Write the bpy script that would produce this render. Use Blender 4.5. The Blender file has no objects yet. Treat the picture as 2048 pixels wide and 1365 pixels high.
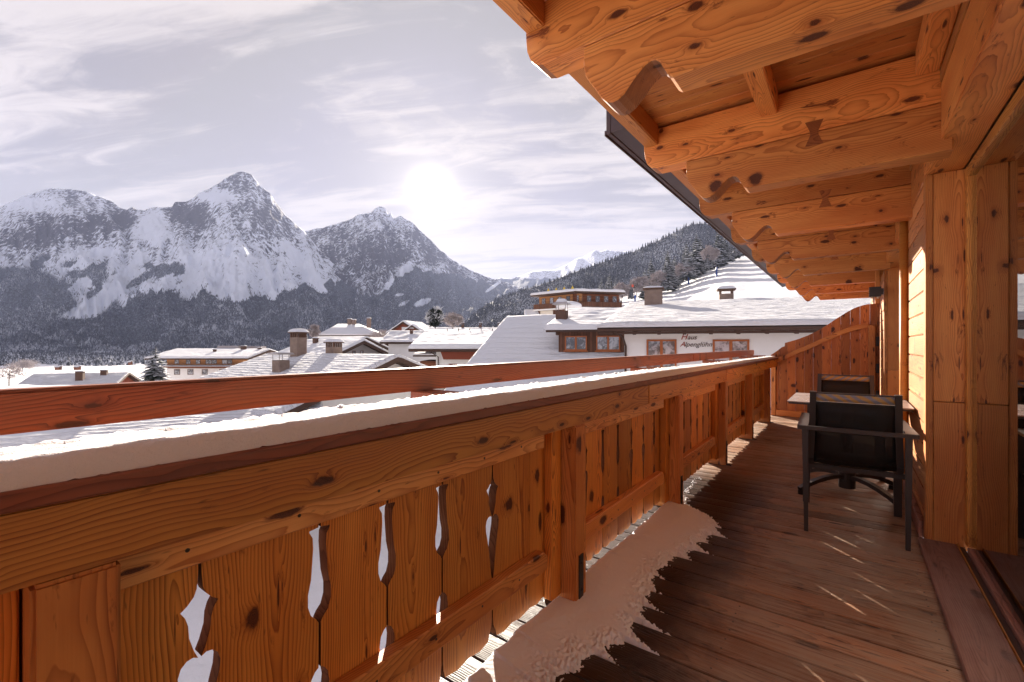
import bpy, bmesh, math, random
import numpy as np
from mathutils import Vector, Matrix

random.seed(7)
SC = bpy.context.scene
COL = SC.collection
EYE = 1.17                      # camera height over the deck
F = 910.0                       # focal length in units of a 2048 px wide picture
YAW = math.atan(676.0 / 910.0)  # the camera looks this far left of the balcony's run (+Y)
CD = Vector((-math.sin(YAW), math.cos(YAW), 0))
CR = Vector((math.cos(YAW), math.sin(YAW), 0))

# ---------------------------------------------------------------- camera
cam = bpy.data.cameras.new('camera')
cam.sensor_width = 36.0
cam.lens = 16.0
cam.shift_y = 7.5 / 2048
cam.clip_start = 0.05
cam.clip_end = 60000
camo = bpy.data.objects.new('camera', cam)
COL.objects.link(camo)
camo.location = (0, 0, EYE)
camo.rotation_euler = (math.pi / 2, 0, YAW)
SC.camera = camo

# ---------------------------------------------------------------- light
su, sv = -0.178, 0.338
SUN = (CD + CR * su + Vector((0, 0, sv))).normalized()
SUN_EL = math.asin(SUN.z)
SUN_ROT = math.atan2(SUN.x, SUN.y)
EXPOSURE = 2.2
HAZE = 0.42e-4
sl = bpy.data.lights.new('sun', 'SUN')
sl.energy = 5.0
sl.angle = math.radians(0.53)
sl.color = (1.0, 0.89, 0.75)
so = bpy.data.objects.new('sun', sl)
COL.objects.link(so)
so.rotation_euler = SUN.to_track_quat('Z', 'Y').to_euler()
so.location = (-5, 5, 20)


class NT:
    """small node tree writer"""
    def __init__(self, tree):
        self.t = tree
        self.t.nodes.clear()

    def n(self, typ, ins=None, **props):
        nd = self.t.nodes.new(typ)
        for k, v in props.items():
            setattr(nd, k, v)
        if ins:
            for k, v in ins.items():
                self.set(nd, k, v)
        return nd

    def set(self, nd, k, v):
        s = nd.inputs[k]
        if isinstance(v, bpy.types.NodeSocket):
            self.t.links.new(v, s)
        elif isinstance(v, bpy.types.Node):
            self.t.links.new(v.outputs[0], s)
        else:
            if isinstance(v, (tuple, list)) and len(v) == 3 and s.type == 'RGBA':
                v = (*v, 1.0)
            s.default_value = v

    def m(self, op, a, b=0.0, c=0.0, clamp=False):
        nd = self.t.nodes.new('ShaderNodeMath')
        nd.operation = op
        nd.use_clamp = clamp
        for i, v in enumerate((a, b, c)):
            self.set(nd, i, v)
        return nd.outputs[0]

    def vm(self, op, a, b=(0, 0, 0)):
        nd = self.t.nodes.new('ShaderNodeVectorMath')
        nd.operation = op
        self.set(nd, 0, a)
        if op == 'SCALE':
            self.set(nd, 3, b)
        else:
            self.set(nd, 1, b)
        return nd.outputs['Value'] if op in ('DOT_PRODUCT', 'LENGTH') else nd.outputs[0]

    def xyz(self, v):
        nd = self.n('ShaderNodeSeparateXYZ', {0: v})
        return nd.outputs[0], nd.outputs[1], nd.outputs[2]

    def vec(self, x, y, z):
        return self.n('ShaderNodeCombineXYZ', {0: x, 1: y, 2: z}).outputs[0]

    def noise(self, vec, scale, detail=3, rough=0.55, dist=0.0, dim='3D'):
        nd = self.n('ShaderNodeTexNoise', noise_dimensions=dim)
        self.set(nd, 'Vector', vec)
        self.set(nd, 'Scale', scale)
        self.set(nd, 'Detail', detail)
        self.set(nd, 'Roughness', rough)
        self.set(nd, 'Distortion', dist)
        return nd.outputs[0]

    def ramp(self, fac, stops, interp='LINEAR'):
        nd = self.n('ShaderNodeValToRGB', {0: fac})
        cr = nd.color_ramp
        cr.interpolation = interp
        while len(cr.elements) < len(stops):
            cr.elements.new(0.5)
        for e, (p, c) in zip(cr.elements, stops):
            e.position = p
            if not isinstance(c, (tuple, list)):
                c = (c, c, c)
            e.color = (*c, 1.0)
        return nd.outputs[0]

    def mix(self, fac, a, b, mode='MIX'):
        nd = self.n('ShaderNodeMix', data_type='RGBA', blend_type=mode)
        self.set(nd, 0, fac)
        self.set(nd, 6, a)
        self.set(nd, 7, b)
        return nd.outputs[2]

    def sm(self, v, lo, hi):
        nd = self.n('ShaderNodeMapRange', {0: v, 1: lo, 2: hi, 3: 0.0, 4: 1.0}, interpolation_type='SMOOTHSTEP')
        return nd.outputs[0]


# ---------------------------------------------------------------- sky: thin high cloud over a clear sky
W = bpy.data.worlds.new('World')
SC.world = W
W.use_nodes = True
w = NT(W.node_tree)
SKY = 0.1
tc = w.n('ShaderNodeTexCoord').outputs['Generated']
sky = w.n('ShaderNodeTexSky', sky_type='NISHITA', sun_disc=False)
sky.sun_elevation = SUN_EL
sky.sun_rotation = SUN_ROT
sky.air_density = 1.2
sky.dust_density = 1.5
x, y, z = w.xyz(tc)
zc = w.m('MAXIMUM', z, 0.0)
k = w.m('DIVIDE', 1.0, w.m('ADD', zc, 0.16))
# cloud plane coordinates, combed along one direction
ca, sa = math.cos(0.5), math.sin(0.5)
cx = w.m('MULTIPLY', k, w.m('ADD', w.m('MULTIPLY', x, ca), w.m('MULTIPLY', y, sa)))
cy = w.m('MULTIPLY', k, w.m('SUBTRACT', w.m('MULTIPLY', y, ca), w.m('MULTIPLY', x, sa)))
wob = w.noise(w.vec(cx, cy, 0.0), 0.9, 4, 0.6)
cxx = w.m('ADD', cx, w.m('MULTIPLY', wob, 1.3))
c1 = w.noise(w.vec(w.m('MULTIPLY', cxx, 0.42), w.m('MULTIPLY', cy, 1.25), 3.1), 1.5, 8, 0.60, 0.5)
c2 = w.noise(w.vec(w.m('MULTIPLY', cxx, 0.8), w.m('MULTIPLY', cy, 3.4), 8.7), 2.2, 6, 0.66, 0.8)
cl = w.m('ADD', w.m('MULTIPLY', c1, 0.55), w.m('MULTIPLY', c2, 0.45))
veil = w.sm(cl, 0.43, 0.57)
ccol = w.mix(veil, (0.62, 0.545, 0.585), (1.68, 1.50, 1.44))
d = w.vm('DOT_PRODUCT', tc, tuple(SUN))
dc = w.m('MAXIMUM', d, 0.0)
warm = w.m('POWER', dc, 7.0)
ccol = w.mix(w.m('MULTIPLY', warm, 0.30), ccol, (1.60, 1.42, 1.24))
hz = w.sm(z, 0.42, 0.02)
ccol = w.mix(w.m('MULTIPLY', hz, 0.22), ccol, (1.50, 1.34, 1.22))
g = w.m('ADD', w.m('MULTIPLY', w.m('POWER', dc, 14.0), 0.10), w.m('MULTIPLY', w.m('POWER', dc, 60.0), 0.32))
g = w.m('ADD', g, w.m('ADD', w.m('MULTIPLY', w.m('POWER', dc, 2200.0), 7.0), w.m('MULTIPLY', w.m('POWER', dc, 260.0), 0.5)))
glow = w.vm('SCALE', (1.0, 0.91, 0.76), g)
nish = w.vm('MINIMUM', sky.outputs[0], (6.0, 7.0, 11.0))
base = w.mix(w.m('ADD', 0.97, w.m('MULTIPLY', veil, 0.02)), nish, ccol)
tot = w.vm('ADD', base, glow)
low = w.sm(z, -0.02, -0.12)
tot = w.mix(low, tot, (1.3, 1.3, 1.5))
bg = w.n('ShaderNodeBackground', {0: tot, 1: SKY})
wo = w.n('ShaderNodeOutputWorld', {0: bg})
W.cycles.sampling_method = 'MANUAL'
W.cycles.sample_map_resolution = 2048

vs = SC.view_settings
vs.view_transform = 'Standard'
vs.look = 'None'
vs.gamma = 1
vs.use_curve_mapping = False
vs.exposure = EXPOSURE
cy_ = SC.cycles
cy_.use_denoising = True
cy_.max_bounces = 10
cy_.diffuse_bounces = 5
cy_.glossy_bounces = 4
cy_.transmission_bounces = 4
cy_.transparent_max_bounces = 12
cy_.volume_bounces = 1
cy_.caustics_reflective = True
cy_.blur_glossy = 0.9
cy_.sample_clamp_indirect = 6.0

# ---------------------------------------------------------------- helpers
def tag(o, label=None, cat=None, group=None, kind=None):
    if label: o['label'] = label
    if cat: o['category'] = cat
    if group: o['group'] = group
    if kind: o['kind'] = kind
    return o

def empty(name, loc=(0, 0, 0), rz=0.0, **kw):
    o = bpy.data.objects.new(name, None)
    o.empty_display_size = 0.2
    COL.objects.link(o)
    o.location = loc
    o.rotation_euler = (0, 0, rz)
    return tag(o, **kw)

def link(name, me, mat, parent=None, M=None):
    o = bpy.data.objects.new(name, me)
    COL.objects.link(o)
    if mat is not None and not me.materials:
        me.materials.append(mat)
    if parent is not None:
        o.parent = parent
    if M is not None:
        o.matrix_basis = M
    return o

def basis(origin, xd, yd):
    xd = Vector(xd).normalized(); yd = Vector(yd).normalized(); zd = xd.cross(yd)
    M = Matrix((xd, yd, zd)).transposed().to_4x4()
    M.translation = Vector(origin)
    return M

def finish(bm, name, bevel=0.0, seg=1, smooth=False, ang=40):
    if bevel > 0:
        es = [e for e in bm.edges if len(e.link_faces) == 2 and e.calc_face_angle(0) > math.radians(ang)]
        bmesh.ops.bevel(bm, geom=es, offset=bevel, segments=seg, affect='EDGES', clamp_overlap=True)
    bmesh.ops.recalc_face_normals(bm, faces=bm.faces)
    me = bpy.data.meshes.new(name)
    bm.to_mesh(me)
    bm.free()
    if smooth:
        for p in me.polygons: p.use_smooth = True
    return me

def box_me(lx, ly, lz, bevel=0.0, seg=1):
    bm = bmesh.new()
    bmesh.ops.create_cube(bm, size=1.0)
    for v in bm.verts:
        v.co.x *= lx; v.co.y *= ly; v.co.z *= lz
    return finish(bm, 'box', bevel, seg)

def add_box(bm, x0, x1, y0, y1, z0, z1, M=None):
    vs_ = [bm.verts.new((a, b, c)) for c in (z0, z1) for b in (y0, y1) for a in (x0, x1)]
    for f in ((0, 2, 3, 1), (4, 5, 7, 6), (0, 1, 5, 4), (2, 6, 7, 3), (0, 4, 6, 2), (1, 3, 7, 5)):
        bm.faces.new([vs_[i] for i in f])
    if M is not None:
        bmesh.ops.transform(bm, matrix=M, verts=vs_)
    return vs_

GR = {'X': ((1, 0, 0), (0, 1, 0)), 'Y': ((0, 1, 0), (-1, 0, 0)), 'Z': ((0, 0, 1), (0, 1, 0))}

def timber(name, parent, xr, yr, zr, mat, grain='X', bevel=0.004, seg=1, share=None):
    """a straight piece of wood; its local X runs along the grain"""
    cx, cyy, cz = (xr[0] + xr[1]) / 2, (yr[0] + yr[1]) / 2, (zr[0] + zr[1]) / 2
    a, b, c = xr[1] - xr[0], yr[1] - yr[0], zr[1] - zr[0]
    dims = {'X': (a, b, c), 'Y': (b, a, c), 'Z': (c, b, a)}[grain]
    me = share or box_me(*dims, bevel=bevel, seg=seg)
    return link(name, me, mat, parent, basis((cx, cyy, cz), *GR[grain]))

def prism_me(pts, t, bevel=0.0, seg=1, ang=40, smooth=False):
    """outline in local XY, thickness t about local Z"""
    bm = bmesh.new()
    lo = [bm.verts.new((p[0], p[1], -t / 2)) for p in pts]
    f = bm.faces.new(lo)
    r = bmesh.ops.extrude_face_region(bm, geom=[f])
    for v in r['geom']:
        if isinstance(v, bmesh.types.BMVert):
            v.co.z = t / 2
    return finish(bm, 'prism', bevel, seg, smooth, ang)

def grid_me(V, nu, nv, smooth=True, name='grid'):
    """V: (nu*nv,3) array, index i*nv+j"""
    i = np.arange(nu - 1)[:, None]; j = np.arange(nv - 1)[None, :]
    a = (i * nv + j).ravel()
    q = np.stack([a, a + nv, a + nv + 1, a + 1], 1)
    return poly_me(V, q, smooth, name)

def poly_me(V, q, smooth=False, name='m'):
    V = np.asarray(V, np.float32); q = np.asarray(q, np.int32)
    me = bpy.data.meshes.new(name)
    k_ = q.shape[1]
    me.vertices.add(len(V)); me.vertices.foreach_set('co', V.ravel())
    me.loops.add(q.size); me.loops.foreach_set('vertex_index', q.ravel())
    me.polygons.add(len(q))
    me.polygons.foreach_set('loop_start', np.arange(0, q.size, k_, dtype=np.int32))
    me.polygons.foreach_set('loop_total', np.full(len(q), k_, np.int32))
    me.update(calc_edges=True)
    me.polygons.foreach_set('use_smooth', np.full(len(q), smooth, bool))
    return me

def color_attr(me, name, arr):
    at = me.color_attributes.new(name, 'FLOAT_COLOR', 'POINT')
    c = np.ones((len(arr), 4), np.float32)
    c[:, :arr.shape[1]] = arr
    at.data.foreach_set('color', c.ravel())

# gradient noise on numpy arrays
_R = np.random.RandomState(5)
_P = _R.permutation(4096)
_G = _R.uniform(0, 2 * np.pi, 4096)
def pn(x, y, seed=0):
    xi = np.floor(x).astype(int); yi = np.floor(y).astype(int)
    xf = x - xi; yf = y - yi
    u = xf * xf * xf * (xf * (xf * 6 - 15) + 10); v = yf * yf * yf * (yf * (yf * 6 - 15) + 10)
    def gd(ix, iy, dx, dy):
        h = _G[_P[(_P[(ix + seed * 131) & 4095] + iy) & 4095]]
        return np.cos(h) * dx + np.sin(h) * dy
    a = gd(xi, yi, xf, yf); b = gd(xi + 1, yi, xf - 1, yf)
    c = gd(xi, yi + 1, xf, yf - 1); d_ = gd(xi + 1, yi + 1, xf - 1, yf - 1)
    return ((a * (1 - u) + b * u) * (1 - v) + (c * (1 - u) + d_ * u) * v) * 1.5
def fbm(x, y, o=5, seed=0, g_=0.5):
    s = 0; a = 1; t = 0
    for k_ in range(o):
        s = s + a * pn(x, y, seed + k_); t += a
        x = x * 2.03 + 17.1; y = y * 2.03 + 5.7; a *= g_
    return s / t
def ridged(x, y, o=5, seed=0, g_=0.55):
    s = 0; a = 1; t = 0
    for k_ in range(o):
        s = s + a * (1 - np.abs(pn(x, y, seed + k_)) * 2); t += a
        x = x * 2.05 + 9.1; y = y * 2.05 + 3.3; a *= g_
    return s / t
def sst(a, b, x):
    t = np.clip((x - a) / (b - a), 0, 1)
    return t * t * (3 - 2 * t)

def c2w(R, D, Z):
    """camera frame (right, depth, height from the eye) to world"""
    return Vector((CD.x * D + CR.x * R, CD.y * D + CR.y * R, EYE + Z))

# ---------------------------------------------------------------- materials
def new_mat(name):
    m_ = bpy.data.materials.new(name)
    m_.use_nodes = True
    return m_, NT(m_.node_tree)

def out(t, bsdf, vol=None):
    o = t.n('ShaderNodeOutputMaterial')
    t.t.links.new(bsdf.outputs[0], o.inputs[0])
    return o

def wood(name, light, mid, dark, knotc=(0.045, 0.012, 0.006), ring=150.0, rough=0.5, spec=0.35, knot=0.55,
         weather=0.0, wcol=(0.2, 0.15, 0.13), bump=0.25, wet=0.0, line=0.92, tone=0.62, stain=0.35):
    m_, t = new_mat(name)
    oc = t.n('ShaderNodeTexCoord').outputs['Object']
    rnd = t.n('ShaderNodeObjectInfo').outputs['Random']
    wn = t.n('ShaderNodeTexWhiteNoise', noise_dimensions='1D')
    t.set(wn, 'W', rnd)
    rc = wn.outputs['Color']
    ra, rb, rg = t.xyz(rc)
    x, y, z = t.xyz(oc)
    xs = t.m('ADD', x, t.m('MULTIPLY', rnd, 53.0))
    # where the heart of the tree lies beside the piece
    oy = t.m('MULTIPLY', t.m('SUBTRACT', ra, 0.5), 0.16)
    oz = t.m('ADD', 0.012, t.m('MULTIPLY', rb, 0.075))
    lf = t.noise(t.vec(t.m('MULTIPLY', xs, 1.1), t.m('MULTIPLY', y, 3.0), t.m('MULTIPLY', z, 3.0)), 1.0, 3, 0.5)
    lf2 = t.noise(t.vec(t.m('MULTIPLY', xs, 0.9), 7.0, rb), 1.0, 3, 0.5)
    yy = t.m('ADD', t.m('ADD', y, oy), t.m('MULTIPLY', t.m('SUBTRACT', lf, 0.5), 0.10))
    zz = t.m('ADD', t.m('ADD', z, oz), t.m('MULTIPLY', t.m('SUBTRACT', lf2, 0.5), 0.20))
    zz = t.m('ADD', zz, t.m('MULTIPLY', x, t.m('MULTIPLY', t.m('SUBTRACT', rg, 0.5), 0.09)))
    r = t.m('SQRT', t.m('ADD', t.m('MULTIPLY', yy, yy), t.m('MULTIPLY', zz, zz)))
    an = t.m('ARCTAN2', t.m('ADD', y, oy), t.m('ADD', z, oz))
    # knots: branches run out from the heart, so they live in (x, angle)
    vo = t.n('ShaderNodeTexVoronoi', voronoi_dimensions='2D', feature='F1')
    t.set(vo, 'Vector', t.vec(t.m('MULTIPLY', xs, 3.6), t.m('MULTIPLY', an, 1.15), 0.0))
    t.set(vo, 'Scale', 1.0)
    t.set(vo, 'Randomness', 0.95)
    vr, vg, vb = t.xyz(vo.outputs['Color'])
    wob_ = t.noise(t.vec(t.m('MULTIPLY', xs, 30.0), t.m('MULTIPLY', y, 40.0), t.m('MULTIPLY', z, 40.0)), 1.0, 3, 0.6)
    dd = t.m('ADD', vo.outputs['Distance'], t.m('MULTIPLY', t.m('SUBTRACT', wob_, 0.5), 0.12))
    has = t.m('GREATER_THAN', vr, 1.0 - knot)
    kr = t.m('ADD', 0.028, t.m('MULTIPLY', t.m('MULTIPLY', vg, vg), 0.095))
    kring = t.m('MULTIPLY', has, t.m('SUBTRACT', 1.0, t.sm(dd, t.m('MULTIPLY', kr, 1.1), t.m('MULTIPLY', kr, 1.9))))
    kmask = t.m('MULTIPLY', has, t.m('SUBTRACT', 1.0, t.sm(dd, kr, t.m('ADD', kr, 0.035))))
    halo = t.m('MULTIPLY', has, t.m('SUBTRACT', 1.0, t.sm(dd, 0.0, 0.30)))
    halo2 = t.m('MULTIPLY', halo, halo)
    # annual rings
    s = t.m('MULTIPLY', t.m('ADD', r, t.m('MULTIPLY', halo2, 0.020)), ring)
    s = t.m('ADD', s, t.m('MULTIPLY', t.noise(t.vec(t.m('MULTIPLY', xs, 2.2), t.m('MULTIPLY', y, 14.0), t.m('MULTIPLY', z, 14.0)), 1.0, 3, 0.6), 2.2))
    fr = t.m('FRACT', s)
    lateA = t.m('MULTIPLY', t.m('POWER', fr, 2.6), t.m('SUBTRACT', 1.0, t.sm(fr, 0.93, 1.0)))
    rv = t.noise(t.vec(t.m('FLOOR', s), 0.5, 0.5), 0.73, 1, 0.5)
    late = t.m('MULTIPLY', lateA, t.m('ADD', 0.25 * line, t.m('MULTIPLY', rv, 1.7 * line)), clamp=True)
    fib = t.noise(t.vec(t.m('MULTIPLY', xs, 5.0), t.m('MULTIPLY', y, 330.0), t.m('MULTIPLY', z, 330.0)), 1.0, 3, 0.7)
    blot = t.noise(t.vec(t.m('MULTIPLY', xs, 1.6), t.m('MULTIPLY', y, 7.0), t.m('MULTIPLY', z, 7.0)), 1.0, 4, 0.6)
    base = t.mix(t.sm(blot, 0.30, 0.72), mid, light)
    base = t.mix(late, base, dark)
    base = t.mix(t.m('MULTIPLY', t.m('SUBTRACT', 1.0, fib), 0.30), base, dark)
    base = t.mix(t.m('MULTIPLY', t.sm(halo, 0.2, 1.0), 0.55), base, dark)
    base = t.mix(t.m('MULTIPLY', kring, 0.55), base, tuple(c * 0.55 for c in dark))
    kin = t.mix(t.m('MULTIPLY', t.sm(t.m('SINE', t.m('MULTIPLY', dd, 420.0)), -0.3, 0.8), 0.5), knotc, tuple(c * 0.8 for c in dark))
    base = t.mix(t.m('MULTIPLY', kmask, 0.93), base, kin)
    st = t.noise(t.vec(t.m('MULTIPLY', xs, 4.5), t.m('MULTIPLY', y, 17.0), t.m('MULTIPLY', z, 17.0)), 1.0, 5, 0.72, 0.6)
    base = t.mix(t.m('MULTIPLY', t.sm(st, 0.60, 0.74), stain * 1.8, clamp=True), base, tuple(c * 0.5 + k_ * 0.5 for c, k_ in zip(dark, knotc)))
    # small resin streaks and nail specks
    sp = t.noise(t.vec(t.m('MULTIPLY', xs, 14.0), t.m('MULTIPLY', y, 90.0), t.m('MULTIPLY', z, 90.0)), 1.0, 2, 0.5)
    base = t.mix(t.m('MULTIPLY', t.sm(sp, 0.70, 0.78), 0.6), base, knotc)
    # each piece its own tone
    tn = t.m('ADD', 1.0 - tone / 2, t.m('MULTIPLY', rg, tone))
    base = t.vm('SCALE', base, tn)
    rgh = t.m('ADD', rough, t.m('MULTIPLY', t.m('SUBTRACT', blot, 0.5), 0.2))
    if weather > 0:
        wp = t.n('ShaderNodeNewGeometry').outputs['Position']
        wnse = t.noise(wp, 2.3, 5, 0.65)
        wfine = t.noise(t.vec(t.m('MULTIPLY', xs, 3.0), t.m('MULTIPLY', y, 60.0), t.m('MULTIPLY', z, 60.0)), 1.0, 3, 0.6)
        wf = t.m('MULTIPLY', t.sm(t.m('ADD', t.m('MULTIPLY', wnse, 0.6), t.m('MULTIPLY', wfine, 0.4)), 0.36, 0.62), weather)
        base = t.mix(wf, base, wcol)
    if wet > 0:
        wp = t.n('ShaderNodeNewGeometry').outputs['Position']
        px, py, pz = t.xyz(wp)
        n2 = t.noise(wp, 5.0, 5, 0.7)
        near = t.sm(t.m('ADD', px, t.m('MULTIPLY', t.m('SUBTRACT', n2, 0.5), 0.55)), -0.34, -0.66)
        far = t.m('SUBTRACT', 1.0, t.sm(py, 4.0, 4.8))
        wm = t.m('MULTIPLY', t.m('MULTIPLY', near, far), wet)
        base = t.mix(wm, base, (0.018, 0.007, 0.004))
        rgh = t.m('SUBTRACT', rgh, t.m('MULTIPLY', wm, 0.25))
    bh = t.m('SUBTRACT', t.m('MULTIPLY', fib, 0.35), t.m('ADD', late, t.m('MULTIPLY', kmask, 0.4)))
    bp = t.n('ShaderNodeBump', {'Strength': bump, 'Distance': 0.0022, 'Height': bh})
    b = t.n('ShaderNodeBsdfPrincipled', {'Base Color': base, 'Roughness': rgh, 'Specular IOR Level': spec, 'Normal': bp})
    out(t, b)
    return m_

def plain(name, col, rough=0.6, spec=0.4, metal=0.0, var=0.15, nscale=6.0, bump=0.0, bscale=40.0):
    m_, t = new_mat(name)
    tcx = t.n('ShaderNodeTexCoord').outputs['Object']
    n1 = t.noise(tcx, nscale, 5, 0.6)
    c = t.vm('SCALE', col, t.m('ADD', 1.0 - var / 2 * 1.0, t.m('MULTIPLY', t.m('SUBTRACT', n1, 0.5), var * 2)))
    ins = {'Base Color': c, 'Roughness': t.m('ADD', rough, t.m('MULTIPLY', t.m('SUBTRACT', n1, 0.5), 0.15)), 'Specular IOR Level': spec, 'Metallic': metal}
    if bump > 0:
        ins['Normal'] = t.n('ShaderNodeBump', {'Strength': bump, 'Distance': 0.01, 'Height': t.noise(tcx, bscale, 4, 0.6)})
    b = t.n('ShaderNodeBsdfPrincipled', ins)
    out(t, b)
    return m_

def snow_mat(name, col=(0.80, 0.79, 0.81), fine=60.0, dist=0.006, rows=0.0, strength=0.6, dirt=0.0, big=0.0):
    m_, t = new_mat(name)
    oc = t.n('ShaderNodeTexCoord').outputs['Object']
    h = t.m('ADD', t.noise(oc, fine, 4, 0.65), t.m('MULTIPLY', t.noise(oc, fine * 0.12, 3, 0.5), 2.0))
    if rows > 0:
        x, y, z = t.xyz(oc)
        wv = t.noise(t.vec(t.m('MULTIPLY', x, 0.7), t.m('MULTIPLY', y, 2.0), 0.0), 1.0, 3, 0.6)
        ph = t.m('ADD', t.m('MULTIPLY', y, rows), t.m('MULTIPLY', wv, 0.7))
        fr = t.m('FRACT', ph)
        fade = t.noise(t.vec(t.m('MULTIPLY', x, 1.4), t.m('MULTIPLY', y, 5.0), 3.0), 1.0, 3, 0.6)
        h = t.m('ADD', h, t.m('MULTIPLY', t.m('MULTIPLY', t.m('POWER', fr, 2.0), t.m('SUBTRACT', 1.0, t.sm(fr, 0.86, 1.0))), t.m('MULTIPLY', t.sm(fade, 0.28, 0.62), 16.0)))
    if big > 0:
        h = t.m('ADD', h, t.m('MULTIPLY', t.noise(oc, big, 4, 0.5), 12.0))
    c = col
    if dirt > 0:
        c = t.mix(t.m('MULTIPLY', t.sm(t.noise(oc, 3.0, 5, 0.7), 0.55, 0.75), dirt), col, (0.35, 0.3, 0.27))
    bp = t.n('ShaderNodeBump', {'Strength': strength, 'Distance': dist, 'Height': h})
    b = t.n('ShaderNodeBsdfPrincipled', {'Base Color': c, 'Roughness': 0.85, 'Specular IOR Level': 0.12, 'Normal': bp})
    out(t, b)
    return m_

L1, M1, D1 = (0.80, 0.375, 0.080), (0.68, 0.258, 0.045), (0.28, 0.072, 0.012)
WOOD = wood('larch_wood', L1, M1, D1, ring=165.0)
BATTEN = wood('lit_batten_wood', (0.82, 0.42, 0.14), (0.72, 0.31, 0.085), (0.34, 0.09, 0.02), ring=150.0)  # lighter larch: the light falling on the batten is put into its colour
WOODB = wood('larch_beam', (0.76, 0.33, 0.088), (0.60, 0.21, 0.049), (0.26, 0.062, 0.014), ring=145.0, knot=0.55, stain=0.75, line=0.7)
PICKET = wood('larch_picket', (0.78, 0.335, 0.062), (0.64, 0.232, 0.037), (0.26, 0.062, 0.010), ring=125.0, knot=0.5, stain=0.45)
RAILW = wood('red_rail_wood', (0.37, 0.105, 0.038), (0.28, 0.068, 0.024), (0.10, 0.018, 0.008), ring=140.0, knot=0.35, weather=0.25, wcol=(0.3, 0.16, 0.1), line=0.9)
WALLW = wood('wall_plank_wood', (0.66, 0.30, 0.10), (0.54, 0.21, 0.065), (0.26, 0.075, 0.022), ring=90.0, knot=0.45)
PARTW = wood('partition_wood', (0.56, 0.20, 0.05), (0.44, 0.13, 0.030), (0.20, 0.045, 0.011), ring=120.0, knot=0.85, knotc=(0.02, 0.006, 0.004))
DECKW = wood('weathered_deck_wood', (0.38, 0.19, 0.10), (0.29, 0.135, 0.068), (0.11, 0.042, 0.021), ring=120.0, knot=0.5, stain=0.7, weather=0.8, wcol=(0.34, 0.25, 0.18), bump=1.0, wet=0.9, rough=0.6, spec=0.25, tone=0.7)
SILLW = wood('weathered_sill_wood', (0.36, 0.17, 0.12), (0.28, 0.12, 0.08), (0.14, 0.05, 0.03), ring=130.0, knot=0.3, weather=0.5, wcol=(0.33, 0.2, 0.17), bump=0.6, rough=0.6)
CAPW = wood('cap_wood', (0.30, 0.09, 0.04), (0.22, 0.06, 0.026), (0.10, 0.02, 0.01), ring=150.0, knot=0.2, weather=0.4, wcol=(0.2, 0.1, 0.07))
KEYW = wood('key_wood', (0.50, 0.19, 0.06), (0.40, 0.13, 0.04), (0.2, 0.05, 0.014), ring=180.0, knot=0.0)
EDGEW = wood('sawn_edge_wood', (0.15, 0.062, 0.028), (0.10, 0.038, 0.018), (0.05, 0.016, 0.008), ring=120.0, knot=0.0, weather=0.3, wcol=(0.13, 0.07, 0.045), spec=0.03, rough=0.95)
LOGEND = wood('log_end_wood', (0.46, 0.20, 0.075), (0.32, 0.12, 0.045), (0.13, 0.04, 0.016), ring=200.0, knot=0.2, stain=1.0, weather=0.35, wcol=(0.16, 0.08, 0.05))
SNOW = snow_mat('snow', fine=55.0, dist=0.006)
SNOWRAIL = snow_mat('rail_snow', col=(0.72, 0.70, 0.71), fine=140.0, dist=0.004, strength=0.7)
BROWNMETAL = plain('brown_sheet_metal', (0.060, 0.036, 0.038), 0.42, 0.5, 0.0, 0.2)
DARKMETAL = plain('anthracite_metal', (0.040, 0.031, 0.030), 0.42, 0.5, 0.2, 0.1)
STEEL = plain('dark_steel_bracket', (0.028, 0.026, 0.028), 0.5, 0.5, 0.3, 0.2)
TABLETOP = plain('table_laminate', (0.30, 0.24, 0.22), 0.28, 0.5, 0.0, 0.12)
BLACKMETAL = plain('black_rubber', (0.012, 0.012, 0.013), 0.6, 0.3)
ROOMM = plain('room_plaster', (0.36, 0.24, 0.16), 0.8)
SCREWM = plain('screw_steel', (0.10, 0.085, 0.07), 0.35, 0.5, 0.8)
# =============================================================== BALCONY STRUCTURE
Y0, Y1 = -3.4, 8.72          # run of the balcony floor
WX = 0.357                   # face of the house wall

# ---- deck
deck = empty('balcony_floor', (0, 0, 0), kind='structure', label='weathered brown plank floor of the balcony running across to the wall')
rd = random.Random(3)
yb = Y0
pitch = 0.142
deck_meshes = [box_me(1.56, pitch - 0.007, 0.030, 0.003) for _ in range(3)]
kb = 0
while yb < Y1:
    o = link('deck_board', deck_meshes[kb % 3], DECKW, deck,
             basis((-0.425 + rd.uniform(-.004, .004), yb + pitch / 2, -0.015 + rd.uniform(-.0012, .0012)), (1 if kb % 2 else -1, 0, 0), (0, 1 if kb % 2 else -1, 0)))
    yb += pitch; kb += 1
for xx in (-1.08, -0.4, 0.28):
    timber('joist', deck, (xx - .04, xx + .04), (Y0, Y1), (-0.19, -0.031), WOODB, 'Y', 0.004)
timber('fascia_board', deck, (-1.232, -1.208), (Y0, Y1), (-0.24, -0.034), RAILW, 'Y', 0.003)

bm = bmesh.new()
yb = Y0
while yb < Y1:
    for xx in (-0.4, 0.28):
        for dy in (.035, .105):
            bmesh.ops.create_cone(bm, cap_ends=True, segments=7, radius1=0.0038, radius2=0.0038, depth=0.0012, matrix=Matrix.Translation((xx + rd.uniform(-.006, .006), yb + dy + rd.uniform(-.004, .004), 0.0006)))
    yb += pitch
tag(link('screw_heads', finish(bm, 'screws'), SCREWM, deck), kind='stuff')

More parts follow.
